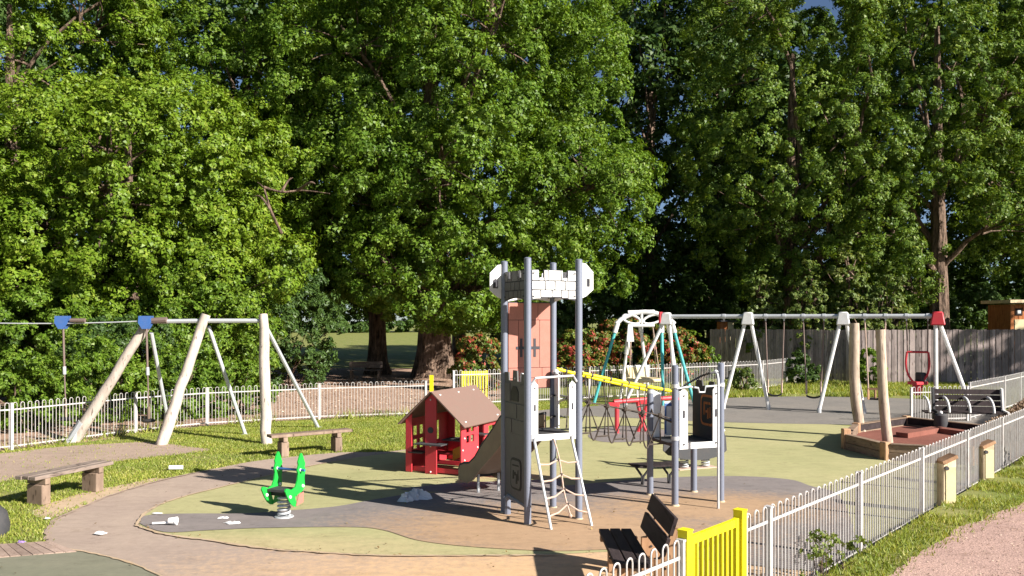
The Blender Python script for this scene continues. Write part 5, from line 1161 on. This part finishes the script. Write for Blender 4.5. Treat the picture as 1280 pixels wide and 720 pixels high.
q = G(206, 657.5); d = Vector((.99, .02, 0)); bt = thing('drinks_cup', q+Vector((.1, 0, .02)), 'white paper cup lying with its straw on grey rubber', 'litter', 'litter on the ground')
c = MB(); c.tube([q+d*.06+Vector((0, 0, .075)), q+d*.15+Vector((0, 0, .075))], [.045, .055], 12); c.build('cup', M['paper'], bt)
c = MB(); c.tube([q+d*.158+Vector((0, 0, .075)), q+d*.178+Vector((0, 0, .075))], [.06, .06], 12); c.build('lid', M['paper'], bt)
c = MB(); c.tube([q+d*.06+Vector((0, 0, .05)), q-d*.18+Vector((0, 0, .04))], .018, 7); c.build('straw', M['paper'], bt)
q = G(-19, 668); c = MB(); c.tube([Vector((q.x, q.y, 0)), Vector((q.x, q.y, .12)), Vector((q.x, q.y, .30)), Vector((q.x, q.y, .40)), Vector((q.x, q.y, .43))], [.30, .31, .27, .17, .05], 18)
tag(c.build('mushroom_seat', M['dark'], None, (q.x, q.y, 0), smooth=60), 'dark grey rounded seat on the grass cut by the picture edge', 'seat')
# bench under the oaks, far behind the railings
q = P(457, 466, 43); fb = thing('park_bench', (q.x, 43, 0), 'weathered park bench under the slimmer oak behind the railings', 'bench')
for k in range(3): c = MB(); c.bar((q.x-.85, 43-.15*k, .44), (q.x+.85, 43-.15*k+.05, .44), .13, .04); c.build('seat_plank', M['wood_weathered'], fb)
for k in range(2): c = MB(); c.bar((q.x-.85, 43.12, .62+.17*k), (q.x+.85, 43.17, .62+.17*k), .035, .15); c.build('back_board', M['wood_weathered'], fb)
for s in (-.7, .7): c = MB(); c.box((q.x+s, 42.9, .21), (.08, .5, .42)); c.build('leg', M['wood_leg'], fb); c = MB(); c.box((q.x+s, 43.18, .44), (.07, .06, .88)); c.build('back_post', M['wood_leg'], fb)
# bare dead branch in front of the oaks
db = thing('dead_branch', P(346, 250, 32.2), 'bare grey dead branch sticking out among the leaves', 'branch'); pr = random.Random(3)
for pts in (((352, 292), (338, 262), (330, 236), (322, 228)), ((330, 234), (352, 240), (378, 238), (412, 242)), ((338, 262), (326, 246), (316, 246)), ((352, 240), (360, 226), (366, 222)), ((372, 238), (388, 228), (394, 230))):
    c = MB(); pp_ = [P(x, y, 32.2+.3*math.sin(x)) for x, y in pts]; c.tube(catmull(pp_, False, 4), [.062-.045*k/(len(pp_)*4-4) for k in range(len(pp_)*4-3)], 6); c.build('twig', M['bark'], db, smooth=60)

# ------------------------------------------------------------------ grass
def inside(P2d, poly):
    x, y = P2d[:, 0], P2d[:, 1]; r = np.zeros(len(P2d), bool); n = len(poly)
    for i in range(n):
        a, b = poly[i], poly[(i+1) % n]
        if a.y == b.y: continue
        cnd = ((a.y > y) != (b.y > y)) & (x < (b.x-a.x)*(y-a.y)/(b.y-a.y)+a.x); r ^= cnd
    return r
def grass(name, pts2, z, hmin, hmax, wid, seed):
    rng = np.random.default_rng(seed); n = len(pts2); a = rng.uniform(0, 6.28, n); h = rng.uniform(hmin, hmax, n); w = rng.uniform(wid*.6, wid*1.3, n)
    lx, ly = rng.normal(0, .45, n)*h, rng.normal(0, .45, n)*h
    v = np.empty((n, 3, 3), np.float32); v[:, 0] = np.stack([pts2[:, 0]-np.cos(a)*w, pts2[:, 1]-np.sin(a)*w, np.full(n, z)], 1); v[:, 1] = np.stack([pts2[:, 0]+np.cos(a)*w, pts2[:, 1]+np.sin(a)*w, np.full(n, z)], 1)
    v[:, 2] = np.stack([pts2[:, 0]+lx, pts2[:, 1]+ly, z+h], 1)
    me = bpy.data.meshes.new(name); me.vertices.add(3*n); me.vertices.foreach_set('co', v.ravel()); me.loops.add(3*n); me.loops.foreach_set('vertex_index', np.arange(3*n, dtype=np.int32))
    me.polygons.add(n); me.polygons.foreach_set('loop_start', np.arange(0, 3*n, 3, dtype=np.int32)); me.update(calc_edges=True); me.materials.append(M['grass_blade'])
    o = bpy.data.objects.new(name, me); COL.objects.link(o); return tag(o, kind='stuff')
rng = np.random.default_rng(21)
def patchy(p, sc, thr, seed):
    r = np.random.default_rng(seed); k = r.normal(size=(5, 2))*sc; f = r.uniform(0, 6.28, 5)
    return np.sum(np.sin(p @ k.T+f), axis=1)+rng.normal(0, .7, len(p)) > thr
FENCE_L = [Vector(q) for q in ((-20,11,0),(-13.4,17.6,0),(-11.5,19.3,0),(-9.95,22.2,0),(-8.6,23.7,0),(-5.8,25.3,0),(-2.7,26.35,0),(-2.03,29.2,0),(2.9,31.5,0),(6,31,0),(6,20,0),(0,10,0),(-10,8,0))]
p = np.stack([rng.uniform(-16, 3, 540000), rng.uniform(10, 31, 540000)], 1)
ok = inside(p, FENCE_L)
KERB = [G(-60,708), G(110,694), G(66,676), G(-60,683)]
for poly in (PATHP, GREENP, TARP, OLIVEP, KERB): ok &= ~inside(p+rng.normal(0, .05, p.shape), poly)
for poly in (DIRTP, WORNP): ok &= (~inside(p+rng.normal(0, .12, p.shape), poly)) | (rng.uniform(0, 1, len(p)) < .03)
ok &= patchy(p, 1.4, -2.6, 1)
grass('lawn_grass', p[ok], 0, .018, .055, .011, 1)
p = np.stack([rng.uniform(1, 15, 260000), rng.uniform(6, 21, 260000)], 1); ok = inside(p, VERGEP) & (~inside(p+rng.normal(0, .10, p.shape), PINKP) | (rng.uniform(0, 1, len(p)) < .06)) & patchy(p, 1.8, -1.6, 2)
grass('verge_grass', p[ok], .18, .025, .085, .009, 2)
p = np.stack([rng.uniform(6, 27, 90000), rng.uniform(29.5, 41, 90000)], 1); ok = ~inside(p, TARP) & patchy(p, .8, -1.6, 3)
grass('far_grass', p[ok], 0, .06, .22, .022, 3)
p = np.stack([rng.uniform(-14, -2, 30000), rng.uniform(17, 29, 30000)], 1); d_ = np.full(len(p), 9.0)
fl = FENCE_L[1:8]
for i in range(len(fl)-1):
    a = np.array(fl[i][:2]); b = np.array(fl[i+1][:2]); t_ = np.clip(((p-a) @ (b-a))/np.dot(b-a, b-a), 0, 1); d_ = np.minimum(d_, np.linalg.norm(p-a-t_[:, None]*(b-a), axis=1))
ok = (d_ < .22) & patchy(p, 1.5, .2, 4)
grass('fence_weeds', p[ok], 0, .12, .38, .016, 4)
# small stones and chips on the gravel path and the bare earth
def chips(name, pts2, z, s, m, seed):
    rng = np.random.default_rng(seed); n = len(pts2); pos = np.concatenate([pts2, np.full((n, 1), z)], 1)
    o = leaf_object(name, pos, nz(rng.normal(size=(n, 3))*.35+np.array([0, 0, 1.0])), rng.uniform(s*.4, s*1.4, n), m, rng, None, (0, 0, 0), .7, False); return tag(o, kind='stuff')
M['chip'] = leafmat('chips', (.16, .10, .08), (.50, .38, .32), (.62, .5, .42), .0, 3)
p = np.stack([rng.uniform(1.5, 14, 26000), rng.uniform(5, 17, 26000)], 1); chips('path_chips', p[inside(p, PINKP)], .196, .02, M['chip'], 1)
p = np.stack([rng.uniform(-16, 1, 20000), rng.uniform(18, 45, 20000)], 1); chips('earth_chips', p[inside(p, EARTHP)], .012, .07, M['chip'], 2)

M['dead_leaf'] = leafmat('dead_leaf', (.10, .06, .03), (.26, .17, .08), (.36, .28, .12), .1, 3)
rng = np.random.default_rng(31)
edge = [q for q in GREENP]; pts = []
for i in range(len(edge)):
    a = edge[i]; k = rng.integers(0, 3)
    for _ in range(k): pts.append((a.x+rng.normal(0, .06), a.y+rng.normal(0, .05)))
p = np.concatenate([np.array(pts), np.stack([rng.uniform(-7, 6, 170), rng.uniform(8.5, 19, 170)], 1), np.stack([rng.normal(1.2, 1.6, 60), rng.normal(12.6, 1.2, 60)], 1)])
chips('fallen_leaves', p, .03, .034, M['dead_leaf'], 5)
